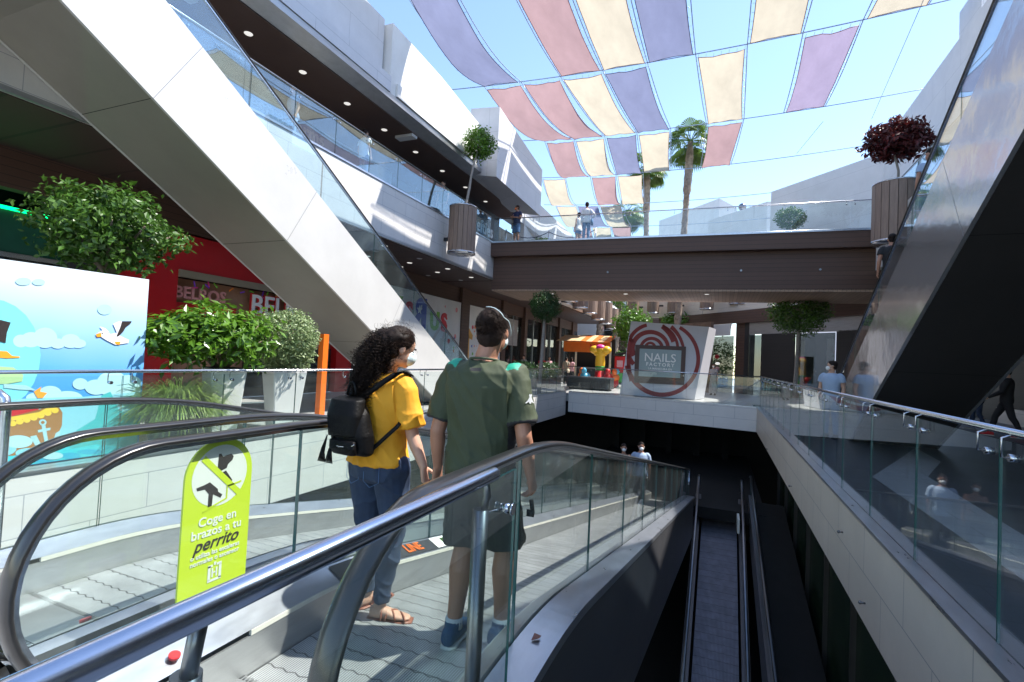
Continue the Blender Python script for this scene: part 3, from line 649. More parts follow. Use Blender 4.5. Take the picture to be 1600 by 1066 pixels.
for x in(1.0,):
    b=MB(); b.hexa([(x-.05,5,-5.9),(x+.05,5,-5.9),(x+.05,18,-3.3),(x-.05,18,-3.3)],[(x-.05,5,-5.0),(x+.05,5,-5.0),(x+.05,18,-2.5),(x-.05,18,-2.5)]); b.build('skirting','truss_steel',t)
    g=MB(); pane(g,x,[(5,-5.0),(18,-2.5),(18,-1.9),(5,-4.4)]); g.build('glass_panel',['glass','glass_edge'],t)
    b=MB(); b.sweep([(x,5,-4.4),(x,18,-1.9),(x,18.3,-2.0)],HRP,side=(1,0,0),smooth=True); b.build('handrail','rubber',t)
# ------------------------------------------------------------------ LEFT BUILDING
LX=-9.5; WX=-12.6
t=thing('shopping_building','long white and brown two storey shop building on the left with open upper deck','building',(-13,20,0))
LB=t
b=MB(); b.profX([(-6,5.02),(21.0,5.02),(21.0,6.55),(-6,6.55)],LX-.3,LX); b.build('deck_fascia','white_tile',t)
b=MB(); b.box(LX-.32,LX+.03,-6,21.0,6.55,6.60); b.build('deck_edge_strip','alu_deck',t)
b=MB(); b.box(WX-2,LX-.3,-6,21.0,5.0,5.06); b.box(WX-2,LX+.001,21.0,46,4.98,5.06)
b.build('lower_soffit','brown_soffit',t)
b=MB(); b.box(LX-.06,LX+.004,-6,21,4.94,5.02); b.build('soffit_edge','alu_skirt',t)
b=MB(); b.box(WX-2,LX-.3,-6,46,6.35,6.54); b.build('deck_floor','floor_tile',t)
# beyond the bridge the fascia goes on
b=MB(); b.box(LX-.3,LX+.5,25,46,5.06,6.6); b.build('deck_fascia','white_tile',t)
# walls
b=MB(); b.box(WX-3,WX-2.6,-6,60,0,11); b.build('back_wall','charcoal',t)
b=MB(); b.box(WX-2,-9.9,-6,24.5,8.95,9.03); b.build('upper_soffit','brown_clad',t)
b=MB(); b.hexa([(-9.95,-6,8.97),(-9.95,24,8.97),(-9.45,24,9.12),(-9.45,-6,9.12)],[(-9.95,-6,9.3),(-9.95,24,9.3),(-9.45,24,9.3),(-9.45,-6,9.3)]); b.build('eave_edge','alu_skirt',t)  # grey material stands in for shade on this down-facing edge
b=MB(); b.box(-10.0,-9.42,-6,12.28,9.302,9.78); b.box(-10.2,-9.72,-6,12.2,9.78,11.55); b.build('upper_wall','white_tile_big',t)
b=MB(); b.profX([(12.3,9.302),(18.2,9.302),(18.2,11.05),(15.2,11.35),(12.3,11.45)],-10.1,-9.48); 
b.box(-9.478,-9.40,12.6,17.9,9.32,9.72); b.build('upper_wall','white_paint',t)
P=at(736,170,Y=18.6); Q=at(781,167,Y=18.6); 
b=MB(); x0,x1=P.x,Q.x; z1=Q.z
b.hexa([(x0,18.6,9.1),(x1,18.6,8.9),(x1+.25,23.4,8.6),(x0,23.4,8.9)],[(x0,18.6,P.z),(x1,18.6,z1),(x1+.25,23.4,10.9),(x0,23.4,10.9)]); b.build('upper_wall','white_tile_big',t)
P=at(808,296,Y=26); Q=at(822,294,Y=26); Q2=at(841,341,Y=30)
b=MB(); b.hexa([(P.x,26,6.6),(Q.x,26,6.6),(Q2.x,30,6.6),(P.x-1,30,6.6)],[(P.x,26,P.z),(Q.x,26,Q.z),(Q2.x,30,Q2.z),(P.x-1,30,Q2.z)]); b.build('upper_wall','white_tile_big',t)
b=MB(); b.profX([(24.0,9.0),(46,9.0),(46,10.6),(24,10.9)],-11.2,-10.4); b.build('upper_wall','white_tile_big',t)
# upper shopfront
b=MB(); b.box(WX-.6,WX-.5,-6,46,6.55,9.0); b.build('upper_shop_wall','charcoal',t)
for i in range(14):
    b=MB(); b.box(WX-.46,WX-.40,-4+2.3*i,-4+2.3*i+2.2,6.6,8.25); b.build('shop_window','glass_blue',t)
    b=MB(); b.box(WX-.5,WX-.34,-4+2.3*i-.08,-4+2.3*i,6.55,8.3); b.build('mullion','steel_dark',t)
b=MB(); b.box(WX-.42,WX-.30,5,17.2,8.3,8.95); b.build('shop_sign_band','cl_lightblue',t)
b=MB(); put_text(b,'estra   arms',(WX-.27,11.8,8.62),(0,1,0),(0,0,1),.62,extr=.02,bold=.01); b.build('shop_lettering','white_letter',t)
b=MB(); b.box(WX-.42,WX-.30,19,24.2,8.3,8.95); b.build('shop_sign_band','charcoal',t)
b=MB(); v=at(690,303,X=WX-.2); put_text(b,'lefties',(WX-.2,v.y+.35,v.z-.2),(0,1,0),(0,0,1),1.05,extr=.03,bold=.02); b.build('shop_lettering','lamp_off',t)
b=MB(); v=at(757,357,X=-10.7); b.box(-10.9,-10.75,v.y-1.6,v.y+1.8,v.z-.9,v.z+1.0); b.build('sign_panel','charcoal',t)
b=MB(); put_text(b,'lefties',(-10.72,v.y,v.z),(0,1,0),(0,0,1),.85,extr=.02,bold=.015); b.build('shop_lettering','lamp_off',t)
# lamps
for i in range(15):
    y=5.2+1.55*i*(1+.02*i)
    if y>23.6: break
    b=MB(); b.lathe([(.001,0),(.085,0),(.10,.012),(.001,.012)],(-10.7,y,8.938),16); b.build('downlight','lamp',t)
b=MB(); b.box(-11.0,-10.75,6.6,7.2,8.90,8.948); b.build('soffit_vent','lamp_off',t)
b=MB(); b.box(-10.6,-9.9,14.2,14.5,8.86,8.948); b.build('soffit_vent','lamp_off',t)
for r_,x in enumerate((-10.4,-11.3,-12.2)):
    for i in range(16):
        y=9.5+2.1*i+.7*r_; b=MB(); b.lathe([(.001,0),(.09,0),(.11,.01),(.001,.01)],(x,y,4.987),12); b.build('downlight','lamp' if (i+r_)%3 else 'lamp_off',t)
# ground floor piers and dark shopfronts
for y0,y1 in ((15.9,16.5),(22.9,23.8),(28.2,28.8),(32,32.5),(36,36.5),(40,40.5),(44,44.5)):
    b=MB(); b.box(WX-.2,WX+.25,y0,y1,0,5); b.build('pier','brown_clad',t)
b=MB(); b.box(WX-.2,WX+.1,-6,46,4.25,5.0); b.build('lintel','brown_clad',t)
for y0,y1 in ((28.8,32),(32.5,36),(36.5,40),(40.5,44)):
    b=MB(); b.box(WX-.05,WX,y0+.02,y1-.02,0,4.25); b.build('shop_window','glass_shop',t)
    b=MB(); b.box(WX-.02,WX+.06,(y0+y1)/2-.04,(y0+y1)/2+.04,0,4.25); b.build('mullion','steel_dark',t)
b=MB(); b.box(WX+.02,WX+.05,29.6,31.2,2.3,4.0); b.build('poster','cl_floral',t)
b=MB(); b.box(WX-2,WX+.1,-6,-5.8,0,5); b.box(WX-2.5,WX-2.2,5.0,46,0,5); b.build('dark_interior','charcoal',t)
# ---- green lit shop behind the mural
t=thing('green_shopfront','dark shopfront with teal fascia and glowing green strip behind the mural','shop',(WX,2,0))
b=MB(); b.box(WX-.2,WX,-5.5,6.0,3.05,3.85); b.build('fascia',mat('teal_fascia',(.01,.09,.055),.5,var=.2).name,t)
b=MB(); b.box(WX-.05,WX+.05,-5.5,5.9,3.86,3.91); b.build('light_strip',mat('green_glow',(.0,.6,.15),.5,emit=(.0,1,.25),estr=1.3,var=.02).name,t)
b=MB(); b.box(WX-.1,WX+.06,-5.5,6.0,2.95,3.04); b.build('door_track','steel',t)
for i in range(6):
    b=MB(); b.box(WX-.08,WX-.03,-5+1.8*i,-3.3+1.8*i,0,2.95); b.build('glass_door','glass_shop',t)
b=MB(); b.box(WX-.3,WX+.2,6.0,6.9,0,4.25); b.build('pillar','charcoal',t)
b=MB(); b.box(WX+.2,WX+.22,5.6,6.1,2.5,2.66); b.build('exit_sign',mat('exit_green',(.0,.25,.12),.5,var=.05,emit=(0,.3,.12),estr=.5).name,t)
for yy in(1.2,3.9):
    b=MB(); b.lathe([(.001,0),(.09,0),(.09,.22),(.001,.22)],(WX+.5,yy,2.78),14); b.build('spot_lamp','cl_khaki',t)
# ---- red sweet shop
t=thing('red_shopfront','bright red sweet shop front with BELROS lettering and sprinkles behind the shrubs','shop',(WX,10,0))
b=MB(); b.box(WX-.2,WX+.1,7.0,8.35,0,4.2); b.box(WX-.2,WX+.1,8.35,14.4,3.3,4.2); b.box(WX-.2,WX+.1,14.1,14.9,0,3.3); b.build('frame','red_shop',t)
b=MB(); b.box(WX+.08,WX+.16,8.35,14.1,3.12,3.3); b.build('awning_strip','cl_khaki',t)
b=MB(); b.box(WX-.3,WX-.22,8.35,14.1,0,3.12); b.build('interior_wall',mat('warm_brown',(.36,.20,.12),.7,var=.3,vscale=2).name,t)
b=MB(); b.box(WX-.15,WX-.11,8.4,10.2,1.7,2.5); b.build('window_banner','red_shop',t)
b=MB(); v=at(455,480,X=WX); put_text(b,'BELROS',(WX+.0,11.9,2.66),(0,1,0),(0,0,1),.80,extr=.03,bold=.035); b.build('lettering_edge','red_letter',t)
b=MB(); put_text(b,'BELROS',(WX+.045,11.9,2.66),(0,1,0),(0,0,1),.80,extr=.02,bold=.008); b.build('lettering','white_letter',t)
b=MB(); put_text(b,'BELROS',(WX+.125,12.2,3.72),(0,1,0),(0,0,1),.85,extr=.02,bold=.05); b.build('lettering_edge','black',t)
b=MB(); put_text(b,'BELROS',(WX+.155,12.2,3.72),(0,1,0),(0,0,1),.85,extr=.02,bold=.012); b.build('lettering','white_letter',t)
b=MB(); put_text(b,'BELROS',(WX-.07,9.1,2.75),(0,1,0),(0,0,1),.42,extr=.02,bold=.01); b.build('lettering',mat('letter_pink',(.7,.3,.28),.5,var=.05).name,t)
mat('sp_purple',(.25,.06,.6),.4,var=.02); mat('sp_orange',(.9,.25,.02),.4,var=.02); mat('sp_pink',(.8,.05,.3),.4,var=.02); mat('sp_green',(.2,.6,.05),.4,var=.02)
b=MB(); rnd=random.Random(3)
for i in range(95):
    y,z=rnd.uniform(8.6,13.9),rnd.choice((rnd.uniform(2.0,2.35),rnd.uniform(2.85,3.08),rnd.uniform(1.5,2.2)))
    a=rnd.uniform(0,3.14); b.obox((WX+.02,y,z),((1,0,0),(0,math.cos(a),math.sin(a)),(0,-math.sin(a),math.cos(a))),(.006,.075,.016),rnd.randrange(4))
b.build('sprinkles',['sp_purple','sp_orange','sp_pink','sp_green'],t)
b=MB(); b.box(WX-.1,WX-.06,10.5,14.0,.0,1.5); b.build('glass_front','glass_shop',t)
t=thing('orange_column','orange square column beside the variegated bush','column',(-7.1,8.4,0))
v=at(507,600,Y=8.4); b=MB(); b.box(v.x-.22,v.x-.09,8.4,8.55,0,at(507,522,Y=8.4).z); b.build('shaft','orange',t)
b=MB(); b.box(v.x-.25,v.x-.06,8.36,8.59,0,.05); b.build('base','white_paint',t)
# ---- toy shop hoardings
def hoard(label,y0,y1,seed):
    t=thing('shop_hoarding',label,'hoarding',(WX,(y0+y1)/2,0),'toy shop hoardings')
    b=MB(); b.box(WX+.1,WX+.2,y0,y1,0,4.2); b.build('board','white_paint',t)
    b=MB(); rn=random.Random(seed)
    for i in range(int((y1-y0)*6.5)):
        y,z=rn.uniform(y0+.3,y1-.2),rn.uniform(.3,4.0)
        if seed==1 and 2.2<z<4 and y<21.2: continue
        k=rn.choice((3,5,12)); r=rn.uniform(.05,.14); b.quad(*[(WX+.204,y+r*math.cos(2*math.pi*j/k+1),z+r*math.sin(2*math.pi*j/k+1)) for j in range(k)],mi=rn.randrange(5))
    b.build('confetti_print',['t_orange','t_blue','t_green','t_red','t_pink'],t); return t
for n,c in (('t_orange',(.8,.22,.03)),('t_blue',(.02,.08,.45)),('t_green',(.2,.5,.06)),('t_red',(.7,.03,.05)),('t_pink',(.8,.3,.3))): mat(n,c,.5,var=.03)
t=hoard('white toy shop hoarding with coloured letters S R US and confetti dots',16.5,22.9,1)
def tl(ch,y,z,size,m,mirror=False,rot=0):
    vs,fs=text_mb(ch,size,.015,bold=size*.045)
    b=MB(); c,s=math.cos(rot),math.sin(rot)
    b.add([(WX+.225+v.z,y+(-1 if mirror else 1)*(v.x*c-v.y*s),z+v.x*s+v.y*c) for v in vs],fs); b.build('letter',m,t)
a=at(640,478,X=WX+.22); 
ys=[at(x,485,X=WX+.22).y for x in (621,638,659,672,689)]
tl('Y',ys[0]-.1,3.35,1.15,'t_green'); tl('S',ys[1]+.05,3.2,1.15,'t_red'); tl('R',ys[2]-.1,3.22,1.75,'t_blue',True)
tl('U',ys[3]+.45,3.0,1.15,'t_green'); tl('S',ys[4]+.35,3.0,1.15,'t_red',rot=.1)
b=MB(); c_=(ys[2]-.22,3.42); b.quad(*[(WX+.25,c_[0]+(.24 if j%2==0 else .1)*math.sin(math.pi*j/5),c_[1]+(.24 if j%2==0 else .1)*math.cos(math.pi*j/5)) for j in range(10)]); b.build('star','white_letter',t)
b=MB(); put_text(b,'aquí!',(WX+.21,ys[3]+.8,1.5),(0,1,0),(0,0,1),.5,extr=.01); b.build('small_lettering','cl_grey',t)
t2=hoard('white toy shop hoarding with confetti and a yellow giraffe print, behind the man\'s head',23.9,28.1,5)
b=MB(); X=WX+.208; gy=at(730,540,X=X).y
b.quad((X,gy,1.0),(X,gy+.28,1.0),(X,gy+.2,2.6),(X,gy+.02,2.6)); b.quad((X,gy-.15,2.5),(X,gy+.55,2.35),(X,gy+.6,2.6),(X,gy+.15,2.95),(X,gy-.1,2.8)); b.quad((X,gy-.5,.5),(X,gy+.4,.5),(X,gy+.3,1.1),(X,gy-.4,1.05)); b.build('giraffe_print',mat('t_yellow',(.8,.42,.08),.5,var=.2).name,t2)
# ------------------------------------------------------------------ mural
t=thing('mural_board','large sky blue board with seagull, clouds, anchor and pirate ship hull','mural',(-7.3,2,0))
for n,c in (('m_sky1',(.93,.96,.98)),('m_cloud',(.25,.60,.70)),('m_cloud2',(.42,.70,.76)),('m_wave',(.03,.42,.62)),('m_aqua',(.05,.58,.66)),('m_teal',(.06,.45,.47)),('m_hull',(.36,.17,.05)),('m_gull',(.78,.80,.84)),('m_beak',(.9,.35,.03)),('m_yel',(.88,.60,.06)),('m_anchor',(.36,.62,.66)),('m_grass',(.40,.62,.30)),('m_disc',(.20,.68,.78))): mat(n,c,.4,var=.03)
# vertical blend printed on the board
m=bpy.data.materials.new('m_board'); m.use_nodes=True; nt=m.node_tree; tc=nt.nodes.new('ShaderNodeTexCoord'); sp=nt.nodes.new('ShaderNodeSeparateXYZ'); nt.links.new(tc.outputs['Object'],sp.inputs[0])
ns=nt.nodes.new('ShaderNodeTexNoise'); ns.inputs['Scale'].default_value=.7; nt.links.new(tc.outputs['Object'],ns.inputs[0]); ad=nt.nodes.new('ShaderNodeMath'); ad.operation='MULTIPLY_ADD'; ad.inputs[1].default_value=.35; nt.links.new(ns.outputs[0],ad.inputs[0]); nt.links.new(sp.outputs[2],ad.inputs[2])
rp=nt.nodes.new('ShaderNodeValToRGB'); mr=nt.nodes.new('ShaderNodeMapRange'); mr.inputs[2].default_value=2.6; nt.links.new(ad.outputs[0],mr.inputs[0]); nt.links.new(mr.outputs[0],rp.inputs[0])
e=rp.color_ramp.elements; e[0].position=.28; e[0].color=(.02,.25,.72,1); e[1].position=.95; e[1].color=(.74,.82,.90,1); q=e.new(.5); q.color=(.10,.38,.80,1); q=e.new(.75); q.color=(.42,.66,.90,1)
nt.links.new(rp.outputs[0],nt.nodes['Principled BSDF'].inputs['Base Color']); nt.nodes['Principled BSDF'].inputs['Roughness'].default_value=.35; MT['m_board']=m
MX=-7.2
def mp(px,py,o=0): v=at(px,py,X=MX); return Vector((MX+.004+o,v.y,v.z))
c1=mp(0,405);c2=mp(233,437);c3=mp(213,738); c0=Vector((MX,c1.y-2.2,c1.z-.03)); 
B=[(c0.y,0.02),(c2.y,.02),(c2.y,c2.z),(c0.y,c0.z)]
b=MB(); b.profX([(c0.y,.02),(c2.y+.02,.02),(c2.y,c2.z),(c0.y,c0.z)],MX-.06,MX); b.build('board','m_board',t)
b=MB(); L=['m_sky1','m_cloud','m_cloud2','m_wave','m_aqua','m_teal','m_hull','m_gull','m_beak','m_yel','m_anchor','m_grass','m_disc','sign_black','red_letter']
AC=[0]
def art(pts,mi,lay): 
    AC[0]+=1; q=[mp(x,y,.0006*lay+.00007*(AC[0]%8)+.0003) for x,y in pts]; ym=c2.y-.01
    q=[Vector((v.x,min(v.y,ym),max(v.z,.03))) for v in q]; b.quad(*q,mi=mi)
def blob(cx,cy,rx,ry,mi,lay,n=24): art([(cx+rx*math.cos(2*math.pi*i/n),cy+ry*math.sin(2*math.pi*i/n)) for i in range(n)],mi,lay)
blob(-15,555,78,88,12,1)
for cx,cy,rx,ry in ((32,533,12,10),(48,531,16,12),(70,528,19,16),(90,537,12,8),(110,533,15,11),(122,537,12,7)): blob(cx,cy,rx,ry,2,2)
for cx,cy,rx,ry in ((36,440,12,6),(60,441,10,5),(163,484,11,8)): blob(cx,cy,rx,ry,2,2)
# big clouds and sea at the bottom
for cx,cy,rx,ry in ((125,600,12,9),(150,605,18,12),(175,600,25,20),(200,604,24,18),(215,612,20,16),(78,615,18,12),(105,622,24,11),(60,622,20,9)): blob(cx,cy,rx,ry,2,2,28)
art([(-80,628),(60,622),(130,620),(226,612),(214,745),(-80,790)],1,3)
art([(90,700),(120,672),(148,655),(158,618),(172,612),(185,640),(215,655),(216,700)],5,4)
art([(-80,700),(100,680),(160,668),(216,664),(213,745),(-80,800)],4,5)
art([(100,690),(150,676),(215,682),(214,700),(150,694),(110,702)],11 if 0 else 5,6)
for cx,cy,rx,ry in ((110,712,16,5),(60,716,26,7),(140,706,20,4),(180,712,18,4)): blob(cx,cy,rx,ry,3,7)
# ship hull with anchor
art([(-60,640),(20,648),(60,640),(88,630),(97,645),(96,665),(85,690),(60,703),(20,712),(-60,712)],6,8)
art([(-60,655),(20,657),(60,652),(92,635),(90,628),(60,644),(20,651),(-60,648)],9,9)
for i in range(8): blob(8+11*i,664-2.2*i-(i*i*.15),6,4.5,9,10,12)
art([(-60,630),(10,632),(55,628),(60,640),(20,650),(-60,648)],14,9)
for (pts) in ([(64,665),(70,664),(76,697),(70,698)],[(46,682),(56,680),(62,692),(72,697),(82,690),(86,677),(94,672),(90,690),(78,703),(66,704),(54,696)],[(58,672),(78,668),(78,672),(59,676)]): art(pts,10,11)
blob(66,660,6,5,10,11,14); blob(66,660,3,2.5,6,12,12)
blob(28,690,22,10,2,12); blob(45,708,22,8,1,12); blob(5,700,20,12,1,11); blob(80,712,18,6,2,12)
art([(-60,505),(0,500),(16,504),(10,520),(8,536),(0,534),(-60,540)],13,9)
# seagull
art([(152,520),(160,516),(172,522),(182,520),(176,506),(186,502),(198,503),(190,512),(186,524),(196,529),(201,531),(200,536),(180,539),(166,532),(158,527)],7,9)
art([(190,502),(205,502),(204,505),(196,511),(192,518),(184,526),(181,526),(187,512)],13,10)
art([(149,522),(157,520),(158,526),(151,527)],8,10); art([(178,534),(188,534),(186,539),(180,538)],8,10); art([(155,510),(164,513),(171,520),(160,517)],7,8)
blob(159,521,1,1.2,13,11,8)
art([(-10,548),(10,549),(18,556),(30,557),(30,559),(10,560),(-10,558)],8,9); art([(-40,570),(20,574),(36,586),(34,596),(10,600),(-40,600)],11,9)
art([(5,600),(40,602),(56,610),(30,609),(5,606)],10,10); art([(52,612),(64,604),(62,612),(73,614),(66,622),(58,622)],8,10)
b.build('printed_picture',L,t)
b=MB(); b.box(MX-.5,MX-.06,c2.y-.1,c2.y-.04,.0,1.4); b.box(MX-.5,MX-.06,c0.y+.1,c0.y+.16,.0,1.4); b.build('strut','steel_dark',t)
# ------------------------------------------------------------------ BRIDGE
BL=at(770,380,Y=20.0); BR=at(1367,370,Y=21.2)
t=thing('footbridge','brown plank clad footbridge spanning between the upper decks','bridge',((BL.x+BR.x)/2,21,4.5))
zt=6.55; D=4.2
def bx(mb,y0,y1,z0,z1,xl=BL.x-.1,xr=BR.x+3.3,zr_=None,mi=0):
    a=zr_ if zr_ is not None else 0
    yy=lambda x,y: y+(x-BL.x)*.045
    mb.hexa([(xl,yy(xl,y0),z0),(xr,yy(xr,y0),z0+a),(xr,yy(xr,y1),z0+a),(xl,yy(xl,y1),z0)],[(xl,yy(xl,y0),z1),(xr,yy(xr,y0),z1-.0),(xr,yy(xr,y1),z1),(xl,yy(xl,y1),z1)],mi)
b=MB(); bx(b,20.0,20.0+D,5.92,6.50); b.build('edge_beam','brown_clad',t)
b=MB(); bx(b,20.35,20.0+D-.35,4.50,5.92,zr_=-.05); b.build('girder','brown_clad',t)
b=MB(); bx(b,20.35,20.0+D-.35,4.44,4.497,zr_=-.05); b.build('soffit','wood_soffit',t)
b=MB(); bx(b,19.96,20.0+D+.04,6.50,6.56); b.build('edge_strip','alu_deck',t)
for x in (-4.4,.6,3.2):
    b=MB(); b.tube([(x,20.42+(x-BL.x)*.045,5.2),(x,20.28+(x-BL.x)*.045,5.2)],.04,10); b.build('wall_light','steel_dark',t)
for i in range(4):
    b=MB(); x=-7+3.2*i; b.lathe([(.001,0),(.09,0),(.1,.02),(.001,.02)],(x,21.2+(x-BL.x)*.045,4.42-.004*i),12); b.build('downlight','lamp',t)
yb=lambda x,y: y+(x-BL.x)*.045
glass_rail('glass_railing','near glass railing on top of the footbridge',(BL.x,yb(BL.x,20.08),0),(BR.x+3.0,yb(BR.x+3,20.08),0),6.56,1.02,1.9,group='glass railings')
glass_rail('glass_railing','far glass railing on top of the footbridge behind the visitors',(BL.x,yb(BL.x,24.1),0),(BR.x+3.0,yb(BR.x+3,24.1),0),6.56,1.02,1.9,clamp=False,group='glass railings')
glass_rail('glass_railing','glass railing along the left upper deck above the white tiled fascia',(LX-.05,-5,0),(LX-.05,19.98,0),6.6,1.05,1.4,gm='glass_blue')
glass_rail('glass_railing','glass railing of the left upper deck beyond the footbridge',(LX+.3,25,0),(LX+.3,45,0),6.6,1.05,2.2,clamp=False)
# rope barrier posts on the bridge
rp_=[(-8.9,21.9),(-5.3,22.4),(-2.9,21.9)]
g0=None
for i,(x,y) in enumerate(((at(790,378,Y=21.4).x,21.4),(at(857,378,Y=22).x,22.0),(at(930,378,Y=22).x,22.0))):
    t=thing('barrier_post',('slim steel rope barrier post beside the man in navy on the footbridge','slim steel rope barrier post left of the couple on the footbridge','slim steel rope barrier post right of the couple on the footbridge')[i],'post',(x,y,6.52),'rope barrier posts on the footbridge')
    b=MB(); b.tube([(x,y,6.54),(x,y,7.45)],.03,10); b.build('pole','steel',t)
    b=MB(); b.lathe([(.001,0),(.16,0),(.14,.03),(.001,.04)],(x,y,6.52),16); b.build('base','steel_dark',t)
    if i<2:
        x2=(at(857,378,Y=22).x,at(930,378,Y=22).x)[i]; b=MB(); b.tube([(x+(x2-x)*k/10,y+(22-y)*k/10,7.4-.9*.35*4*(k/10)*(1-k/10)) for k in range(11)],.018,8); b.build('rope','cl_navy',t)
# ------------------------------------------------------------------ RIGHT BUILDING (near) and far right
t=thing('right_building','white and brown building on the right, mostly hidden behind the steel escalator','building',(8,14,0))
b=MB(); b.box(4.75,5.05,-6,20.4,5.05,6.5); b.box(4.75,5.05,24.8,25.6,5.05,6.5); b.build('deck_fascia','white_tile',t)
b=MB(); b.box(5.05,11,-6,25.5,5.0,5.06); b.build('soffit','brown_soffit',t)
b=MB(); b.box(5.05,11,-6,25.5,6.3,6.5); b.build('deck_floor','floor_tile',t)
b=MB(); b.box(9.5,9.8,-6,30,0,5.0); b.build('lower_wall','dark_clad',t)
b=MB(); b.box(9.38,9.49,8,24,.0,.55); b.build('plinth','white_tile',t)
a=at(1510,65,Z=13); c=at(1367,243,Z=13); 
b=MB(); xa=7.1
b.hexa([(xa,-6,6.5),(xa,c.y,6.5),(xa+.4,c.y,6.5),(xa+.4,-6,6.5)],[(xa,-6,13),(xa,c.y,13),(xa+.4,c.y,13),(xa+.4,-6,13)]); b.build('upper_wall','white_tile_big',t)
b=MB(); b.box(xa+.05,xa+.4,19.6,21.2,13,14.0); b.build('roof_box','white_tile_big',t)
b=MB(); b.box(xa-.12,xa-.0,c.y-1.2,c.y-.7,6.5,11.6); b.build('downpipe_recess','charcoal',t)
glass_rail('glass_railing','glass railing of the right upper deck behind the red leaved tree',(4.9,-5,0),(4.9,20.2,0),6.5,1.05,1.6,gm='glass_blue',clamp=False)
t=thing('far_right_building','pale tiled hall with slanting roofline beyond the footbridge on the right','building',(3,38,0))
p1=at(1205,300,Z=12.5); p0=at(1367,243,Z=12.5); k=(p1-p0)
P=[(p0.x+ -k.x*.3,p0.y-k.y*.3),(p1.x,p1.y)]
n=Vector((-(P[1][1]-P[0][1]),P[1][0]-P[0][0])).normalized()*-.5
def slab(mb,p,q,z0,z1,th,mi=0,z1b=None):
    p,q=Vector(p),Vector(q); d=(q-p).normalized(); n=Vector((d.y,-d.x))*th; zb=z1 if z1b is None else z1b
    mb.hexa([(p.x,p.y,z0),(q.x,q.y,z0),(q.x+n.x,q.y+n.y,z0),(p.x+n.x,p.y+n.y,z0)],[(p.x,p.y,z1),(q.x,q.y,zb),(q.x+n.x,q.y+n.y,zb),(p.x+n.x,p.y+n.y,z1)],mi)
b=MB(); slab(b,P[0],P[1],6.5,12.5,.6); b.build('upper_wall','white_tile_big',t)
b=MB(); slab(b,(P[1][0]+.2,P[1][1]-.1),(P[1][0]+.05,P[1][1]+.0),7,11.3,.12); b.build('window_slot','charcoal',t)
a1=at(1199,315,Y=46); a2=at(1106,345,Y=50); 
b=MB(); b.hexa([(a1.x,46,6.5),(a2.x,52,6.5),(a2.x,53,6.5),(a1.x+4,47,6.5)],[(a1.x,46,a1.z),(a2.x,52,at(1106,345,Y=52).z),(a2.x,53,at(1106,345,Y=52).z),(a1.x+4,47,a1.z)]); b.build('upper_wall','white_tile_big',t)
u1,u2,u3=at(1124,310,Y=56),at(1152,325,Y=56),at(1030,345,Y=70)
b=MB(); b.hexa([(u1.x,56,6.5),(u2.x,56,6.5),(u2.x,70,6.5),(u3.x,70,6.5)],[(u1.x,56,u1.z),(u2.x,56,u2.z),(u2.x,70,u2.z),(u3.x,70,u3.z)]); b.build('roof_block','white_tile_big',t)
v=at(1160,322,Y=50); b=MB(); b.ell((v.x,50,v.z-.1),.35,nu=12,nv=8); b.tube([(v.x,50,v.z-1.5),(v.x,50,v.z)],.08,8); b.build('roof_dome','steel_dark',t)
# diagonal facade beyond the bridge
A=Vector((5.6,25.6)); B_=Vector((-3.2,39.6)); 
A=Vector((at(1330,458,Z=5).x,at(1330,458,Z=5).y)); M1=Vector((2.71,31.94)); B_=Vector((-2.65,38.74))
t=thing('shop_terrace_building','cream fascia with brown eaves and dark shopfronts running diagonally beyond the footbridge','building',(3,33,0))
b=MB(); slab(b,B_,M1,5.0,6.6,.5); slab(b,M1,A,5.0,6.6,.5); slab(b,(B_.x-3.2,B_.y+.5),B_,5.0,6.6,.5); b.build('deck_fascia','cream_tile',t)
S0=Vector((-1.6,36.6+1.2)); S0=Vector((at(1092,600,Z=0).x,at(1092,607,Z=0).y)) 
F0=Vector((.9,33.6)); F1=Vector((7.6,26.2)); dF=(F1-F0).normalized()
Fm=F0-dF*7.5
b=MB(); b.add([(B_.x-3,B_.y+.4,4.98),(B_.x,B_.y,4.98),(M1.x,M1.y,4.98),(A.x,A.y,4.98),(F1.x+2,F1.y,4.98),(F0.x+2,F0.y+2,4.98),(Fm.x+2,Fm.y+3,4.98)],[(0,1,2,3,4,5,6)]); b.build('soffit','brown_soffit',t)
b=MB(); slab(b,Fm,F1,4.25,4.98,.3); b.build('eave_beam','brown_clad',t)
def seg(s0,s1,z0,z1,m,name,th=.1,off=0):
    n=Vector((dF.y,-dF.x)); bb=MB(); p=F0+dF*s0-n*off; q=F0+dF*s1-n*off; slab(bb,p,q,z0,z1,-th); return bb.build(name,m,t)
seg(-4.2,-.35,0,3.5,'glass_shop','shop_window',.04,.02); seg(-4.2,-.3,3.5,4.2,'lamp_off','light_band',.05,-.3)
seg(-.3,.45,0,4.6,'brown_clad','pier',.5,.15); seg(.45,.85,0,4.3,'charcoal','pier',.4,.1)
seg(.9,1.75,0,3.5,'glass_shop','glass_door',.05,0); seg(1.8,4.0,0,3.55,'dark_clad','roller_shutter',.1,0); seg(4.2,6.3,0,3.5,'glass_shop','shop_window',.05,0); seg(6.5,9.6,0,3.6,'dark_clad','roller_shutter',.1,0)
seg(.9,9.6,3.55,4.25,'alu_skirt','sign_band',.1,.0); 
for s in (1.76,4.05,6.34): seg(s,s+.14,0,3.6,'charcoal','post',.2,.06)
n=Vector((dF.y,-dF.x)); 
bb=MB(); p=F0+dF*4.55-n*.1; q=F0+dF*5.1-n*.1; slab(bb,p,q,.9,2.3,-.02); bb.build('poster',mat('poster_beige',(.5,.5,.34),.6,var=.35,vscale=5).name,t)
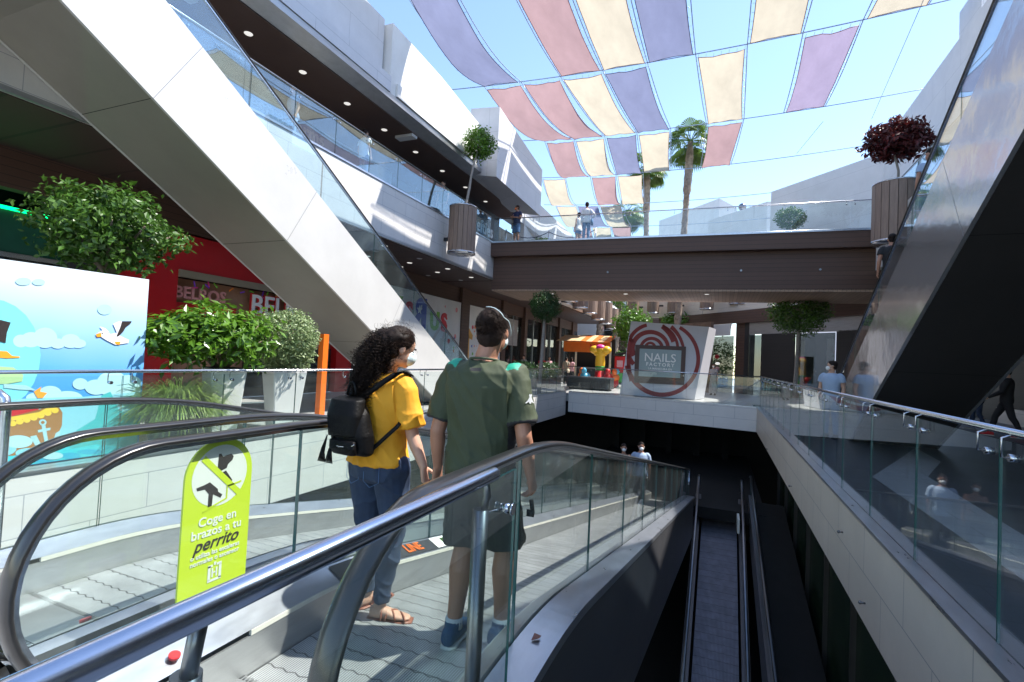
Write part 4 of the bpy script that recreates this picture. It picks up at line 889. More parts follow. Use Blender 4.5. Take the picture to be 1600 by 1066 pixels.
bb=MB(); c0_=F0+dF*.05-n*.18; bb.add([(c0_.x+dF.x*.22*math.cos(a),c0_.y+dF.y*.22*math.cos(a),2.0+.3*math.sin(a)) for a in [2*math.pi*i/20 for i in range(20)]],[tuple(range(20))]); bb.build('round_plaque','cl_floral',t)
# warm lit interior of the shop
bb=MB(); p=F0+dF*-4.2+n*2.0; q=F0+dF*.2+n*2.0; slab(bb,p,q,0,4.2,.2); bb.build('interior_wall',mat('interior_warm',(.16,.10,.07),.7,var=.5,vscale=2).name,t)
rnd=random.Random(9); bb=MB()
for i in range(26):
    s=rnd.uniform(-3.9,-.6); p=F0+dF*s+n*rnd.uniform(.5,1.6); bb.ell((p.x,p.y,rnd.uniform(.9,2.3)),(.14,.14,rnd.uniform(.08,.2)),nu=8,nv=6,mi=rnd.randrange(4))
bb.build('goods',['cl_pink','white_letter','lamp','cl_red'],t)
# upper deck wall behind terrace railing
b=MB(); slab(b,(M1.x+4,M1.y+9),(M1.x-4,M1.y+18),6.6,8.8,.5); b.build('upper_wall','brown_clad',t)
glass_rail('glass_railing','glass railing along the diagonal terrace beyond the footbridge',(M1.x,M1.y,0),(B_.x,B_.y,0),6.6,1.0,2,clamp=False)
# ------------------------------------------------------------------ far centre buildings
t=thing('terrace_building','distant white building with brown floor bands and open terraces at the end of the mall','building',(-11,58,0))
def bw(px0,px1,py0,py1,Y,m,name,d=4):
    a=at(px0,py1,Y=Y); c=at(px1,py0,Y=Y); b=MB(); b.box(a.x,c.x,Y,Y+d,a.z,c.z); return b.build(name,m,t)
bw(820,1110,552,600,62,'charcoal','ground_floor'); bw(820,1000,528,541,57,'brown_clad','terrace_slab',2); bw(860,1110,505,530,63,'charcoal','terrace_recess',3)
bw(860,1100,497,506,58,'brown_clad','terrace_slab',3); bw(860,1110,470,498,64,'glass_shop','upper_glazing',3)
a,c=at(918,490,Y=60),at(992,440,Y=60)
b=MB(); b.hexa([(a.x-1,60,a.z),(c.x,60,a.z-.5),(c.x,63,a.z-.5),(a.x-1,63,a.z)],[(a.x-1,60,c.z+3),(c.x,60,c.z+1),(c.x,63,c.z+1),(a.x-1,63,c.z+3)]); b.build('upper_wall','white_paint',t)
b=MB(); b.box(-60,-13,56,60,0,9); b.build('side_wing','white_tile_big',t)
b=MB(); b.box(8,60,60,66,0,11); b.build('side_wing','white_tile_big',t)
glass_rail('glass_railing','distant terrace railing at the end of the mall with a walker behind it',(at(900,518,Y=57).x,56.9,0),(at(990,518,Y=57).x,56.9,0),at(940,530,Y=57).z,1.0,2.4,clamp=False)
# ------------------------------------------------------------------ SHADE SAILS
# measured corner rows: cable index -> column boundaries (pixel x,y) on a plane 14 m up
ZC=14.0
CAB={0:None}
def cx(px,py): v=at(px,py,Z=ZC); return (v.x,v.y)
sails=[ # (row label, colour, near/top pair, far/bottom pair) each pixel pair (left,right)
('purple sail at the left end of the nearest row','sail_purple',None,((810,130+1),(755,141))),
]
rowY={-1:7.6,0:14.2,1:20.7,2:27.0,3:32.9,4:39.3,5:46.0,6:52.5}
def colx(row,k):   # column left boundary at a cable row
    base={-1:-10.6,0:-10.6,1:-10.6,2:-9.75,3:-10.25,4:-11.2,5:-11.6,6:-12.3}[row]; w={-1:1.86,0:1.86,1:1.86,2:1.74,3:1.74,4:1.82,5:1.85,6:1.9}[row]
    return base+w*k
cells=[(-1,0,'pink'),(-1,1,'yellow'),(0,0,'purple'),(0,2,'pink'),(0,3,'yellow'),(0,4,'purple'),(0,6,'yellow'),(0,8,'yellow'),  # first two cells: unseen sails added to shade the upper left wall
(1,0,'pink'),(1,1,'pink'),(1,2,'yellow'),(1,3,'purple'),(1,5,'yellow'),(1,7,'lilac'),
(2,0,'pink'),(2,1,'yellow'),(2,2,'purple'),(2,3,'yellow'),(2,5,'pink'),
(3,-1,'yellow'),(3,1,'pink'),(3,2,'yellow'),(4,-1,'yellow'),(4,0,'purple'),(4,1,'yellow'),(5,-1,'pink'),(5,0,'yellow'),(5,1,'pink')]
def cabz(row,x): # sagging cross cable
    u=(x+2.8)/9.5; return ZC+.35*(u*u)-.15
CN={0:'first',1:'second',2:'third',3:'fourth',4:'fifth',5:'sixth'}
rown={-1:'added unseen shading row',0:'nearest row',1:'second row',2:'third row',3:'fourth row',4:'fifth row',5:'farthest row'}
byrow={}
for r,k,c in cells: byrow.setdefault(r,[]).append((k,c))
for r,k,c in cells:
    same=[kk for kk,cc in byrow[r] if cc==c]; i=same.index(k)
    pos='' if len(same)==1 else ('leftmost ' if i==0 else ('rightmost ' if i==len(same)-1 else 'middle '))
    cname={'lilac':'lilac','purple':'purple blue','pink':'salmon pink','yellow':'pale yellow'}[c]
    lab=f'{pos}{cname} sail in the {rown[r]} of fabric overhead'
    t=thing('shade_sail',lab,'shade sail',(colx(r,k),rowY[r],ZC),'shade sails strung on cables')
    g=.09; NU,NV=6,12; vs=[];fs=[]
    sag=.55 if k in(-1,0,1) else .24
    sd=(r*7+k*3)
    for j in range(NV+1):
        v=j/NV
        for i_ in range(NU+1):
            u=i_/NU
            xa=colx(r,k)+g+u*((colx(r,k+1)-colx(r,k))-2*g); xb=colx(r+1,k)+g+u*((colx(r+1,k+1)-colx(r+1,k))-2*g)
            x=xa+(xb-xa)*v; y=rowY[r]+.18+(rowY[r+1]-rowY[r]-.3)*v
            pin=.10*math.sin(math.pi*u)*(1-2*v)*(abs(1-2*v)**6); y+=pin*(-1 if v>.5 else 1)*(-1 if v>.5 else 1)
            x+=(u-.5)*-.10*math.sin(math.pi*v)
            z=cabz(r,x)-.08-sag*math.sin(math.pi*v)**1.0*(.8+.2*math.sin(math.pi*u))-(.25 if k in (-1,0) and u<.5 else 0)*math.sin(math.pi*v)*(1-2*u)
            z+=.03*noise.noise(Vector((x*3.1,y*.8,sd)))+(.05*math.sin(x*16+y*.7)*max(0,abs(1-2*v)-.55) if r in(1,2) else 0)
            vs.append((x,y,z))
    for j in range(NV):
        for i_ in range(NU): a=j*(NU+1)+i_; fs.append((a,a+1,a+NU+2,a+NU+1))
    b=MB(); b.add(vs,fs,0,True); b.build('fabric','sail_'+c,t)
    b=MB(); rim=[vs[i_] for i_ in range(NU+1)]+[vs[j*(NU+1)+NU] for j in range(1,NV+1)]+[vs[NV*(NU+1)+i_] for i_ in range(NU-1,-1,-1)]+[vs[j*(NU+1)] for j in range(NV-1,-1,-1)]
    b.tube(rim,.014,5); b.build('edge_hem','cl_navy' if c=='purple' else 'leather_tan',t)
    # lacing: small ties to the side cables
    b=MB()
    for j in range(NV+1):
        for e,sx in ((0,-1),(NU,1)):
            p=Vector(vs[j*(NU+1)+e]); b.tube([p,p+Vector((sx*g,.03,.03))],.006,4)
    for i_ in range(NU+1):
        for e,sy in ((0,-1),(NV,1)):
            p=Vector(vs[e*(NU+1)+i_]); b.tube([p,p+Vector((.02,sy*.15,.06))],.006,4)
    b.build('lacing','cable',t)
ordn=['nearest','second','third','fourth','fifth','sixth','farthest']
for r in range(1,7):
    b=MB(); xs=[-14+.9*i for i in range(26)]; b.tube([(x,rowY[r]+(.0 if r!=2 else .02*x),cabz(r,x)) for x in xs],.022,6)
    tag(b.build('cross_cable','cable'),f'{ordn[r]} thin cable crossing overhead and carrying the sails','cable','cables carrying the sails')
i=0
for k in range(-1,10):
    rows=[r for r,kk,c in cells if kk in(k,k-1)]
    if not rows: continue
    r0,r1=min(rows),max(rows)+1
    b=MB(); pts=[]
    for r in range(r0,r1):
        sag=.55 if k in(-1,0,1) else .24
        for j in range(9):
            v=j/8; x=colx(r,k)+(colx(r+1,k)-colx(r,k))*v; y=rowY[r]+(rowY[r+1]-rowY[r])*v; pts.append((x,y,cabz(r,x)-sag*.8*math.sin(math.pi*v)))
    b.tube(pts,.02,6); i+=1
    tag(b.build('lengthwise_cable','cable'),f'thin lengthwise cable between sail columns, number {i} counted from the left','cable','cables carrying the sails')
for n_,(p,q) in enumerate((((1443,0),(1362,186)),((1286,190),(1245,240)))):
    a,c=at(*p,Z=14),at(*q,Z=13.8); b=MB(); b.tube([a,c],.012,5)
    tag(b.build('stay_wire','cable'),('slanting stay wire in open sky near the right building','short stay wire hanging below the lilac sail')[n_],'wire','stay wires')
# ------------------------------------------------------------------ PLANTS
def plant(name,label,cat,base,group=None): return thing(name,label,cat,base,group)
# hanging barrel planters
def barrel(b,c,r,h,n=16):
    x,y,z=c; 
def planter(name,label,c,r,h,parent_side,tree=None,group='wooden barrel planters on the parapets'):
    x,y,z=c; t=thing(name,label,'planter',c,group)
    b=MB(); n=18
    for i in range(n):
        a0,a1=2*math.pi*(i+.04)/n,2*math.pi*(i+.96)/n
        p=[(x+r*math.cos(a0),y+r*math.sin(a0)),(x+r*math.cos(a1),y+r*math.sin(a1)),(x+(r-.03)*math.cos(a1),y+(r-.03)*math.sin(a1)),(x+(r-.03)*math.cos(a0),y+(r-.03)*math.sin(a0))]
        b.hexa([(u,v,z+.05) for u,v in p],[(u,v,z+h) for u,v in p])
    b.build('staves','planter_wood',t)
    b=MB(); b.lathe([(.001,.045),(r-.035,.045),(r-.035,h-.06),(.001,h-.06)],(x,y,z),24); b.build('liner','planter_gap',t)
    b=MB(); b.lathe([(.001,0),(r+.012,0),(r+.012,.06),(.001,.06)],(x,y,z),28); b.build('base_ring','steel',t)
    b=MB(); b.lathe([(r-.04,h-.005),(r+.008,h-.005),(r+.008,h+.03),(r-.04,h+.03)],(x,y,z),28); b.build('top_ring','steel',t)
    b=MB(); b.lathe([(.001,-.03),(.13,-.03),(.15,.001),(.001,.001)],(x,y,z),16); b.build('lamp','lamp_off',t)
    s=parent_side; b=MB(); b.box(min(x+s*(r-.02),x+s*(r+.30)),max(x+s*(r-.02),x+s*(r+.30)),y-.06,y+.06,z+.5,z+.62); b.build('bracket','charcoal',t); return t
pl_=Vector((-8.78,16.0,5.15)); planter('barrel_planter','large sunlit wooden barrel planter fixed to the left parapet, holding a green topiary tree',(pl_.x,pl_.y,pl_.z),.5,1.68,-1)
def stdtree(name,label,base,top_,cr,n,leaf,lm,bk,group=None,r0=.06,seed=1,lump=.25,bend=0,cat='tree'):
    t=thing(name,label,cat,base,group); base=Vector(base); top_=Vector(top_)
    b=MB(); pts=[base.lerp(top_,k/6)+Vector((bend*math.sin(k*1.1),bend*.5*math.sin(k*1.7),0)) for k in range(7)]
    trunk(b,pts,r0,r0*.55)
    for k in range(7):
        a=k*2.4; b.tube([pts[-1]-Vector((0,0,cr[2]*.35)),pts[-1]+Vector((cr[0]*.6*math.cos(a),cr[1]*.6*math.sin(a),cr[2]*.25))],0,5,rs=[r0*.4,r0*.12])
    b.build('trunk',bk,t)
    b=MB(); crown(b,top_+Vector((0,0,cr[2]*.15)),cr,n,leaf,seed=seed,lump=lump,shell=.5); b.build('crown',lm,t); return t
tp=at(754,228,X=pl_.x)
stdtree('topiary_tree','small green topiary tree with a leaning bare trunk above the left barrel planter',(pl_.x,pl_.y,6.75),(tp.x,tp.y-.3,tp.z-.15),(.60,.60,.58),3600,.11,'leaf_bright','bark_grey',r0=.055,seed=2,bend=.04,lump=.45,group='topiary trees')
pr=at(1399,378,Y=17.9); rz_=at(1399,284,Y=17.9).z
planter('barrel_planter','shaded dark wooden barrel planter beside the steel escalator on the right',(pr.x,pr.y,pr.z-.05),.60,rz_-pr.z-.05,1)
tp=at(1400,218,Y=17.9)
stdtree('red_leaf_tree','small tree with dark red leaves above the right barrel planter',(pr.x,pr.y,rz_-.1),(pr.x-.02,17.9,tp.z-.1),(.78,.78,.55),3600,.17,'leaf_red','bark_grey',r0=.04,seed=5,lump=.5,bend=.05)
k=0
for (x,y,z,h) in [(-8.55,26.6+0,5.0,1.7),(-8.5,29.2,5.0,1.7),(-8.5,31.8,4.9,1.7),(-8.5,34.4,4.8,1.7),(-8.5,37,4.6,1.7),(-8.5,39.6,4.5,1.7),(-8.5,42.2,4.3,1.7)]:
    words=('nearest','second','third','fourth','fifth','sixth','farthest')
    planter('barrel_planter',f'{words[k]} barrel planter of the row on the left parapet beyond the footbridge',(x,y,z),.5,h,-1); k+=1
k=0
for px,py,Y_ in ((989,492,38.0),(1020,490,37.6),(1052,490,37.2),(1104,484,34.4),(1150,476,33.8),(1167,476,33.4)):
    v=at(px,py,Y=Y_); planter('barrel_planter',f"{('leftmost','second','third','fourth','fifth','rightmost')[k]} barrel planter of the row on the cream diagonal parapet",(v.x,v.y,v.z),.42,1.5,1); k+=1
# topiary trees on the floor
def pxtree(label,px,py,pyb,Y,cr,n,leaf,lm,seed,pxb=None,base=None,**k):
    c=at(px,py,Y=Y); bz=base if base is not None else 0; bx_=at(pxb or px,pyb,Y=Y).x
    return stdtree('topiary_tree',label,(bx_,Y,bz),(c.x,Y,c.z-.12*cr[2]),cr,n,leaf,lm,'bark_grey',seed=seed,group='topiary trees',**k)
pxtree('dark round topiary tree with pale trunk on the left walkway under the footbridge',852,480,590,19.7,(.66,.66,.66),6500,.075,'leaf_dark',11,pxb=843,r0=.09)
pxtree('broad topiary tree with sunlit left side in front of the roller shutters',1250,484,620,24.5,(1.18,1.18,1.12),7500,.12,'leaf_mid',12,pxb=1241,r0=.1,lump=.35)
pxtree('pale green topiary tree on the right upper deck seen through the railing',1235,342,378,31,(.78,.78,.6),2600,.13,'leaf_mid',13,base=6.55,r0=.05)
c=at(868,372,Y=25.5); t=plant('potted_shrub','small potted shrub on the footbridge between the visitors','plant',(c.x,25.0,6.5),'potted shrubs')
b=MB(); b.lathe([(.001,0),(.28,0),(.36,.42),(.32,.42),(.30,.36),(.001,.36)],(c.x,23.4,6.5),20); b.build('pot','pot_dark',t)
b=MB(); crown(b,(c.x,23.4,7.1),(.5,.5,.36),1300,.14,seed=4); b.build('foliage','leaf_bright',t)
# background trees behind the sign box
for i,(px,py,Y,rx,rz,lab) in enumerate(((988,512,36,1.3,1.3,'bright green tree peeking out left above the tilted sign box'),(1068,504,38,1.5,.6,'bright green tree top just above the tilted sign box'),(770+210,466,50,2.0,1.6,'leafy tree beyond the palm trunks under the footbridge'),(975,575,38,1.7,1.3,'dark green bush behind the kiddie ride'),(1120,560,60,2.5,2.0,'distant green tree at the end of the mall'))):
    c=at(px,py,Y=Y); z0=0 if c.z<8 else 0
    t=thing('tree',lab,'tree',(c.x,Y,0),'trees at the far end of the mall')
    b=MB(); trunk(b,[(c.x,Y,0),(c.x+.1,Y,c.z*.5),(c.x,Y,c.z)],.14,.07); b.build('trunk','bark',t)
    b=MB(); crown(b,c,(rx,rx,rz),2600,.26,seed=20+i,lump=.4); b.build('crown','leaf_bright' if i<3 else 'leaf_mid',t)
# palms
def palm(label,pxt,pyt,pxb,pyb,Y,r,cl,seed):
    rn=random.Random(seed); tpt=at(pxt,pyt,Y=Y); bt=at(pxb,pyb,Y=Y); sl=(tpt.x-bt.x)/(tpt.z-bt.z); base=Vector((bt.x-sl*bt.z,Y,0))
    t=thing('palm_tree',label,'palm tree',base,'palm trees beyond the footbridge'); b=MB()
    n=46; pts=[];rs=[]
    for k in range(n+1):
        u=k/n; pts.append(base.lerp(tpt,u)); rs.append(r*(1.15-.35*u)*(1+.16*(k%2))*(1.25 if u<.03 else 1)+ (r*.35 if .80<u<.97 else 0)*1.0)
    b.tube(pts,0,12,rs=rs)
    for k in range(260):  # leaf-base scales
        u=rn.uniform(.05,.96); a=rn.uniform(0,6.28); p=base.lerp(tpt,u); rr=r*(1.15-.35*u)+(r*.3 if u>.8 else 0); d=Vector((math.cos(a),math.sin(a),0)); w=d.cross(Vector((0,0,1)))
        q=p+d*rr*1.0; L=r*(.7 if u<.8 else 1.3); b.add([q+w*r*.22,q-w*r*.22,q+d*r*.45+Vector((0,0,L*(1 if u<.8 else -1)))],[(0,1,2)])
    b.build('trunk','palm_bark',t)
    b=MB()
    for k in range(46):
        a=2*math.pi*k/30*2.4+rn.uniform(-.3,.3); el=rn.uniform(-.75,1.35); L=cl*rn.uniform(.75,1.1); d=Vector((math.cos(a)*math.cos(el),math.sin(a)*math.cos(el),math.sin(el)))
        p=tpt; st=[tpt]; 
        for j in range(4): p=p+d*L*.16; d=(d-Vector((0,0,.10))).normalized(); st.append(p)
        b.tube(st,.02,4)
        sd=d.cross(Vector((0,0,1))).normalized(); up=sd.cross(d)
        for j in range(15):
            f=(j-7)/7; dd=(d*math.cos(f*1.25)+sd*math.sin(f*1.25)).normalized(); e=p+dd*L*.45-Vector((0,0,L*.10*abs(f)+L*.05)); w=dd.cross(up).normalized()*L*.034
            tip=e+dd*L*.13-Vector((0,0,L*.16)); b.add([p,e+w,tip,e-w],[(0,1,2,3)])
    b.build('crown','leaf_palm',t)
palm('tallest palm tree, rising into open sky right of the others',1079,222,1059,500,34,.195,1.4,1)
palm('middle palm tree with bright green fronds, left of the tallest one',1011,262,1008,500,42,.22,1.6,2)
palm('short palm tree just showing over the footbridge railing',982,330,964,505,50,.32,1.8,3)
palm('slim palm tree whose crown is hidden behind the footbridge',940,400,936,540,50,.28,1.9,4)
# left side shrubs
def pot_sq(t,x,y,z0,z1,r0,r1,m,n=4,rot=.4):
    b=MB(); k=lambda r,z:[(x+r*math.cos(rot+math.pi/2*i),y+r*math.sin(rot+math.pi/2*i),z) for i in range(4)]
    b.hexa(k(r0,z0),k(r1,z1)); b.build('pot',m,t,bevel=.02); b=MB(); b.hexa(k(r1*.9,z1+.002),k(r1*.88,z1+.01)); b.build('soil','soil',t)
t=plant('laurel_shrub','big glossy bright green laurel shrub in a tall white pot against the red shop','plant',(-7.25,5.6,0),'potted shrubs')
pot_sq(t,-7.25,5.68,0,1.12,.24,.37,'pot_white')
b=MB(); rnd=random.Random(4)
for i in range(14):
    a=i*2.4; b.tube([(-7.25,5.62,1.05),(-7.25+.26*math.cos(a),5.6+.4*math.sin(a),1.42),(-7.25+.5*math.cos(a),5.58+.8*math.sin(a),1.62+.2*math.sin(i))],0,5,rs=[.03,.018,.008])
b.build('stems','bark',t)
b=MB(); crown(b,(-7.25,5.52,1.64),(.70,.92,.46),3300,.150,aspect=.42,seed=31,lump=.7,shell=.35,up=.8); crown(b,(-7.25,4.85,1.6),(.5,.42,.30),450,.165,aspect=.42,seed=32,lump=.5,up=.8); b.build('foliage','leaf_bright',t)
t=plant('variegated_bush','rounded bush with small cream edged leaves in a square white pot by the orange column','plant',(-7.35,6.97,0),'potted shrubs')
pot_sq(t,-7.35,6.97,0,1.08,.28,.42,'pot_white')
b=MB()
for i in range(10):
    a=i*2.4; b.tube([(-7.35,6.97,1.05),(-7.35+.33*math.cos(a),6.97+.33*math.sin(a),1.6)],0,5,rs=[.02,.008])
b.build('stems','bark',t)
b=MB(); crown(b,(-7.35,6.93,1.66),(.60,.62,.52),9000,.052,aspect=.6,seed=33,lump=.22,shell=.55); crown(b,(-7.35,6.93,1.34),(.50,.55,.33),2500,.06,aspect=.6,seed=34,lump=.2,shell=.4); b.build('foliage','leaf_pale',t)
t=plant('spider_grass','mop of long arching pale green grass blades in a round dark pot','plant',(-7.1,4.85,0),'potted shrubs')
b=MB(); b.lathe([(.001,0),(.28,0),(.38,.50),(.35,.52),(.32,.46),(.001,.46)],(-7.1,4.85,0),24); b.build('pot','pot_dark',t)
b=MB(); rnd=random.Random(8)
for i in range(2600):
    a=rnd.uniform(0,6.28); L=rnd.uniform(.30,.74); up=rnd.uniform(.25,1); d=Vector((math.cos(a)*(1.05-up*.7),math.sin(a)*(1.05-up*.7),up)).normalized(); p=Vector((-7.1+.2*math.cos(a)*rnd.random(),4.85+.2*math.sin(a)*rnd.random(),.50)); w=Vector((-math.sin(a),math.cos(a),0))*.009
    pts=[p]
    for j in range(5): p=p+d*L/4; d=(d-Vector((0,0,.26+.12*j))).normalized(); pts.append(p)
    vs=[];k=len(pts)
    for j,q in enumerate(pts): ww=w*(1-j/(k-.6)); vs+=[q+ww,q-ww]
    b.add(vs,[(2*j,2*j+1,2*j+3,2*j+2) for j in range(k-1)])
b.build('blades','leaf_grass',t)
FX,FY=-7.95,4.38
t=plant('ficus_tree','large dark glossy ficus tree with a wide crown rising behind the mural board','tree',(FX,FY,0))
b=MB(); trunk(b,[(FX,FY+.05,0),(FX+.02,FY,1.4),(FX,FY-.05,2.4),(FX-.04,FY-.05,2.7)],.075,.055)
for i in range(9):
    a=i*2.4; b.tube([(FX,FY-.05,2.4),(FX+.4*math.cos(a),FY+.45*math.sin(a),2.85),(FX+.65*math.cos(a),FY+.65*math.sin(a),3.05)],0,6,rs=[.045,.028,.01])
b.build('trunk','bark',t)
b=MB(); crown(b,(FX,FY-.08,3.02),(.76,.80,.56),7000,.098,aspect=.55,seed=41,lump=.5,shell=.45); b.build('crown','leaf_mid',t)
# planted trough on the left walkway
v=at(838,590,Y=25)
for i,(x,y,L) in enumerate(((-9.0,23.2,2.2),(-8.8,26.5,2.2))):
    t=thing('planter_trough',('dark trough planted with low dark hedge, left of the far rim','second dark trough with hedge farther along the left walkway')[i],'planter',(x,y,0),'hedge troughs')
    b=MB(); b.box(x-.5,x+.5,y-L/2,y+L/2,0,.5); b.build('trough','charcoal',t,bevel=.02)
    b=MB(); crown(b,(x,y,.85),(.62,1.25,.5),2600,.12,seed=50+i,lump=.3); b.build('hedge','leaf_dark',t)
# ------------------------------------------------------------------ NAILS sign box
t=thing('sign_box','tilted white box sign with red circle pattern and NAILS FACTORY screen','sign',(-2.7,24.5,0))
q=[at(968,622,Y=24),at(1085,628,Y=24),at(1108,511,Y=24.25),at(986,502,Y=24.25)]
q[0].z=q[1].z=.02
dv=Vector((.35,1.6,0)); b=MB()
lo=[q[0],q[1],q[1]+dv,q[0]+dv]; hi=[q[3],q[2],q[2]+dv*.8,q[3]+dv*.8]; b.hexa(lo,hi); b.build('box',mat('box_white',(.62,.62,.68),.5,var=.04).name,t)
O=q[0]; U=(q[1]-q[0]); V=(q[3]-q[0]); Nn=U.cross(V).normalized(); 
if Nn.y>0: Nn=-Nn
def bp(x,y,o=.006):  # from photo pixels to box-face plane
    d=CF+CR*((x-800)/F)-CU*((y-533)/F); tt=(O-EYE).dot(Nn)/d.dot(Nn); return EYE+d*tt+Nn*o
def inbox(p):
    w=p-O; u=w.dot(U)/U.dot(U); v=w.dot(V)/V.dot(V); return .0<v<1.0 and (u-(0.17-0.0)*0)> .003+v*0 and True
b=MB()
def ringarc(cx_,cy_,r0x,r0y,w0,w1,a0,a1,n=56):
    for i in range(n):
        aa=a0+(a1-a0)*i/n; ab=a0+(a1-a0)*(i+1)/n; wa=1.35*(w0+(w1-w0)*i/n); wb=1.35*(w0+(w1-w0)*(i+1)/n)
        P=[(cx_+(r0x+s*wc)*math.cos(an),cy_-(r0y+s*wc)*math.sin(an)) for an,wc,s in ((aa,wa,-.5),(aa,wa,.5),(ab,wb,.5),(ab,wb,-.5))]
        # clip to box quad in pixel space
        ok=all(503+ (x-986)*.072<y<622+(x-968)*.051 and x>968+(622-y)*.152 and x<1087+(628-y)*.195 for x,y in P)
        if ok: b.quad(*[bp(x,y) for x,y in P])
r_=math.radians
ringarc(1035,561,56,56,4,6,r_(64),r_(-214),100)
ringarc(1020,545,39,38,3,5,r_(-30),r_(220)); ringarc(1016,545,28,26,4,6,r_(-20),r_(205)); ringarc(1018,546,17,17,4,3.5,r_(-5),r_(200)); ringarc(1016,545,8,9,3,3,r_(0),r_(185))
ringarc(1019,556,50,56,5,3,r_(62),r_(5)); ringarc(1012,560,30,66,4,5,r_(150),r_(212)); ringarc(1004,552,52,52,5,6,r_(70),r_(20))
b.build('red_rings',mat('ring_red',(.26,.008,.006),.5,var=.05).name,t)
def fq(m,name,pts,o): b=MB(); b.quad(*[bp(x,y,o) for x,y in pts]); return b.build(name,m,t)
fr=[(993,539),(1072,542),(1069,602),(991,598)]
b=MB(); b.hexa([bp(x,y,.01) for x,y in fr],[bp(x,y,.07) for x,y in fr]); sc=b.build('screen_frame',mat('frame_brown',(.07,.025,.018),.5,var=.1).name,t)
b=MB(); b.quad(*[bp(x,y,.076) for x,y in [(1000,545),(1065,548),(1063,591),(998,588)]]); b.build('screen',mat('screen_grey',(.26,.34,.36),.3,var=.05).name,sc)
rt_=(bp(1065,548)-bp(1000,545)).normalized(); up_=(bp(1000,545)-bp(998,588)).normalized()
b=MB(); put_text(b,'NAILS',bp(1031.5,560,.085),rt_,up_,.54,extr=.004,bold=.004); put_text(b,'FACTORY',bp(1031.5,570.5,.085),rt_,up_,.22,extr=.004,space=1.4,bold=.006); put_text(b,'LA MANICURA EN',bp(1031.5,577,.085),rt_,up_,.13,extr=.004,bold=.003); b.build('lettering','white_letter',sc)
# ------------------------------------------------------------------ kiosk, ride, counter
kx,ky=-10.3,36
t=thing('kiosk','market kiosk with orange valance and cream striped awning','kiosk',(kx,ky,0))
p=[at(852,558,Y=36),at(898,532,Y=36)]
b=MB(); aw=[at(900,533,Y=35),at(985,537,Y=35),at(950,537,Y=35)]
A0=at(898,533,Y=34.5);A1=at(952,536,Y=34.5);A0b=A0+Vector((-1.2,2.8,1.0)); 
for i in range(6):
    f0,f1=i/6,(i+1)/6; a,c=A0.lerp(A1,f0),A0.lerp(A1,f1); b.hexa([a,c,c+Vector((0,2.2,.55)),a+Vector((0,2.2,.55))],[v+Vector((0,0,.03)) for v in (a,c,c+Vector((0,2.2,.55)),a+Vector((0,2.2,.55)))],i%2)
b.build('awning',['awning_cream','awning_orange'],t)
b=MB(); b.hexa([A0+Vector((-1.6,.8,.0)),A0,A0+Vector((0,2.4,.5)),A0+Vector((-1.4,2.4,.5))],[v+Vector((0,0,.03)) for v in (A0+Vector((-1.6,.8,.0)),A0,A0+Vector((0,2.4,.5)),A0+Vector((-1.4,2.4,.5)))]); b.build('side_awning','awning_cream',t)
b=MB(); b.box(A0.x-.9,A1.x,34.9,34.94,A0.z-.75,A0.z-.02); b.build('valance','awning_orange',t)
b=MB(); put_text(b,'MAKI',((A0.x*.35+A1.x*.65),34.88,A0.z-.38),(1,0,0),(0,0,1),.5,extr=.01,bold=.02); b.build('lettering','red_letter',t)
for i,x in enumerate((A0.x,A1.x)):
    b=MB(); b.box(x-.06,x+.06,34.95,35.07,0,A0.z); b.build('post','cream',t)
b=MB(); b.box(A0.x-.9,A1.x,35.2,36.6,0,1.0); b.build('counter','charcoal',t)
b=MB(); b.box(A0.x-1.0,A1.x+.1,35.1,36.7,1.0,1.06); b.build('counter_top','steel_dark',t)
b=MB(); b.box(A0.x-.9,A1.x,36.7,36.8,0,A0.z+.3); b.build('back_panel','charcoal',t)
rx=at(938,600,Y=30); 
t=thing('kiddie_ride','yellow and pink coin operated children\'s ride with red and green base','ride',(rx.x,30,0))
S=lambda px,py:at(px,py,Y=30)
mat('r_yellow',(.80,.48,.03),.35,var=.06); mat('r_pink',(.72,.05,.30),.35,var=.05); mat('r_green',(.05,.35,.06),.35,var=.05); mat('r_blue',(.10,.45,.65),.35,var=.05)
c=S(938,560); b=MB(); b.lathe([(.26,0),(.30,.5),(.26,1.2),(.34,1.4)],(c.x,30,.9),16); b.build('column','r_yellow',t)
b=MB()
for dx in (-.36,.36): b.ell((c.x+dx,29.95,S(938,547).z),(.30,.26,.25))
b.ell((c.x,30.0,S(938,553).z),(.42,.28,.2)); b.build('top_shell','r_yellow',t)
b=MB(); b.ell((c.x,29.95,S(938,543.5).z),(.30,.26,.20)); b.build('pink_dome','r_pink',t)
b=MB(); b.lathe([(.28,0),(.29,.30)],(c.x,30,1.0),16); b.build('green_band','r_green',t)
b=MB(); b.lathe([(.001,0),(.9,0),(.9,.25),(.32,.32),(.27,1.0)],(c.x,30,0),24); b.build('base','red_shop',t)
for i,(dx,m) in enumerate(((-.75,'r_blue'),(-.95,'orange'),(.55,'red_shop'),(.9,'orange'),(1.0,'r_blue'))):
    b=MB(); x=c.x+dx; y=29.5+.25*i; b.ell((x,y,.62),(.30,.42,.26)); b.ell((x,y-.32,.95),(.15,.17,.19)); b.tube([(x,y,.05),(x,y,.5)],.07,8); b.build('seat_figure',m,t)
t=thing('toy_train_ride','small red and green toy train ride beside the yellow ride','ride',(c.x+2.1,30.5,0))
x=S(962,560).x+.4; b=MB(); b.box(x-.5,x+.6,30.2,31.4,.9,1.9); b.build('cab','red_shop',t,bevel=.05)
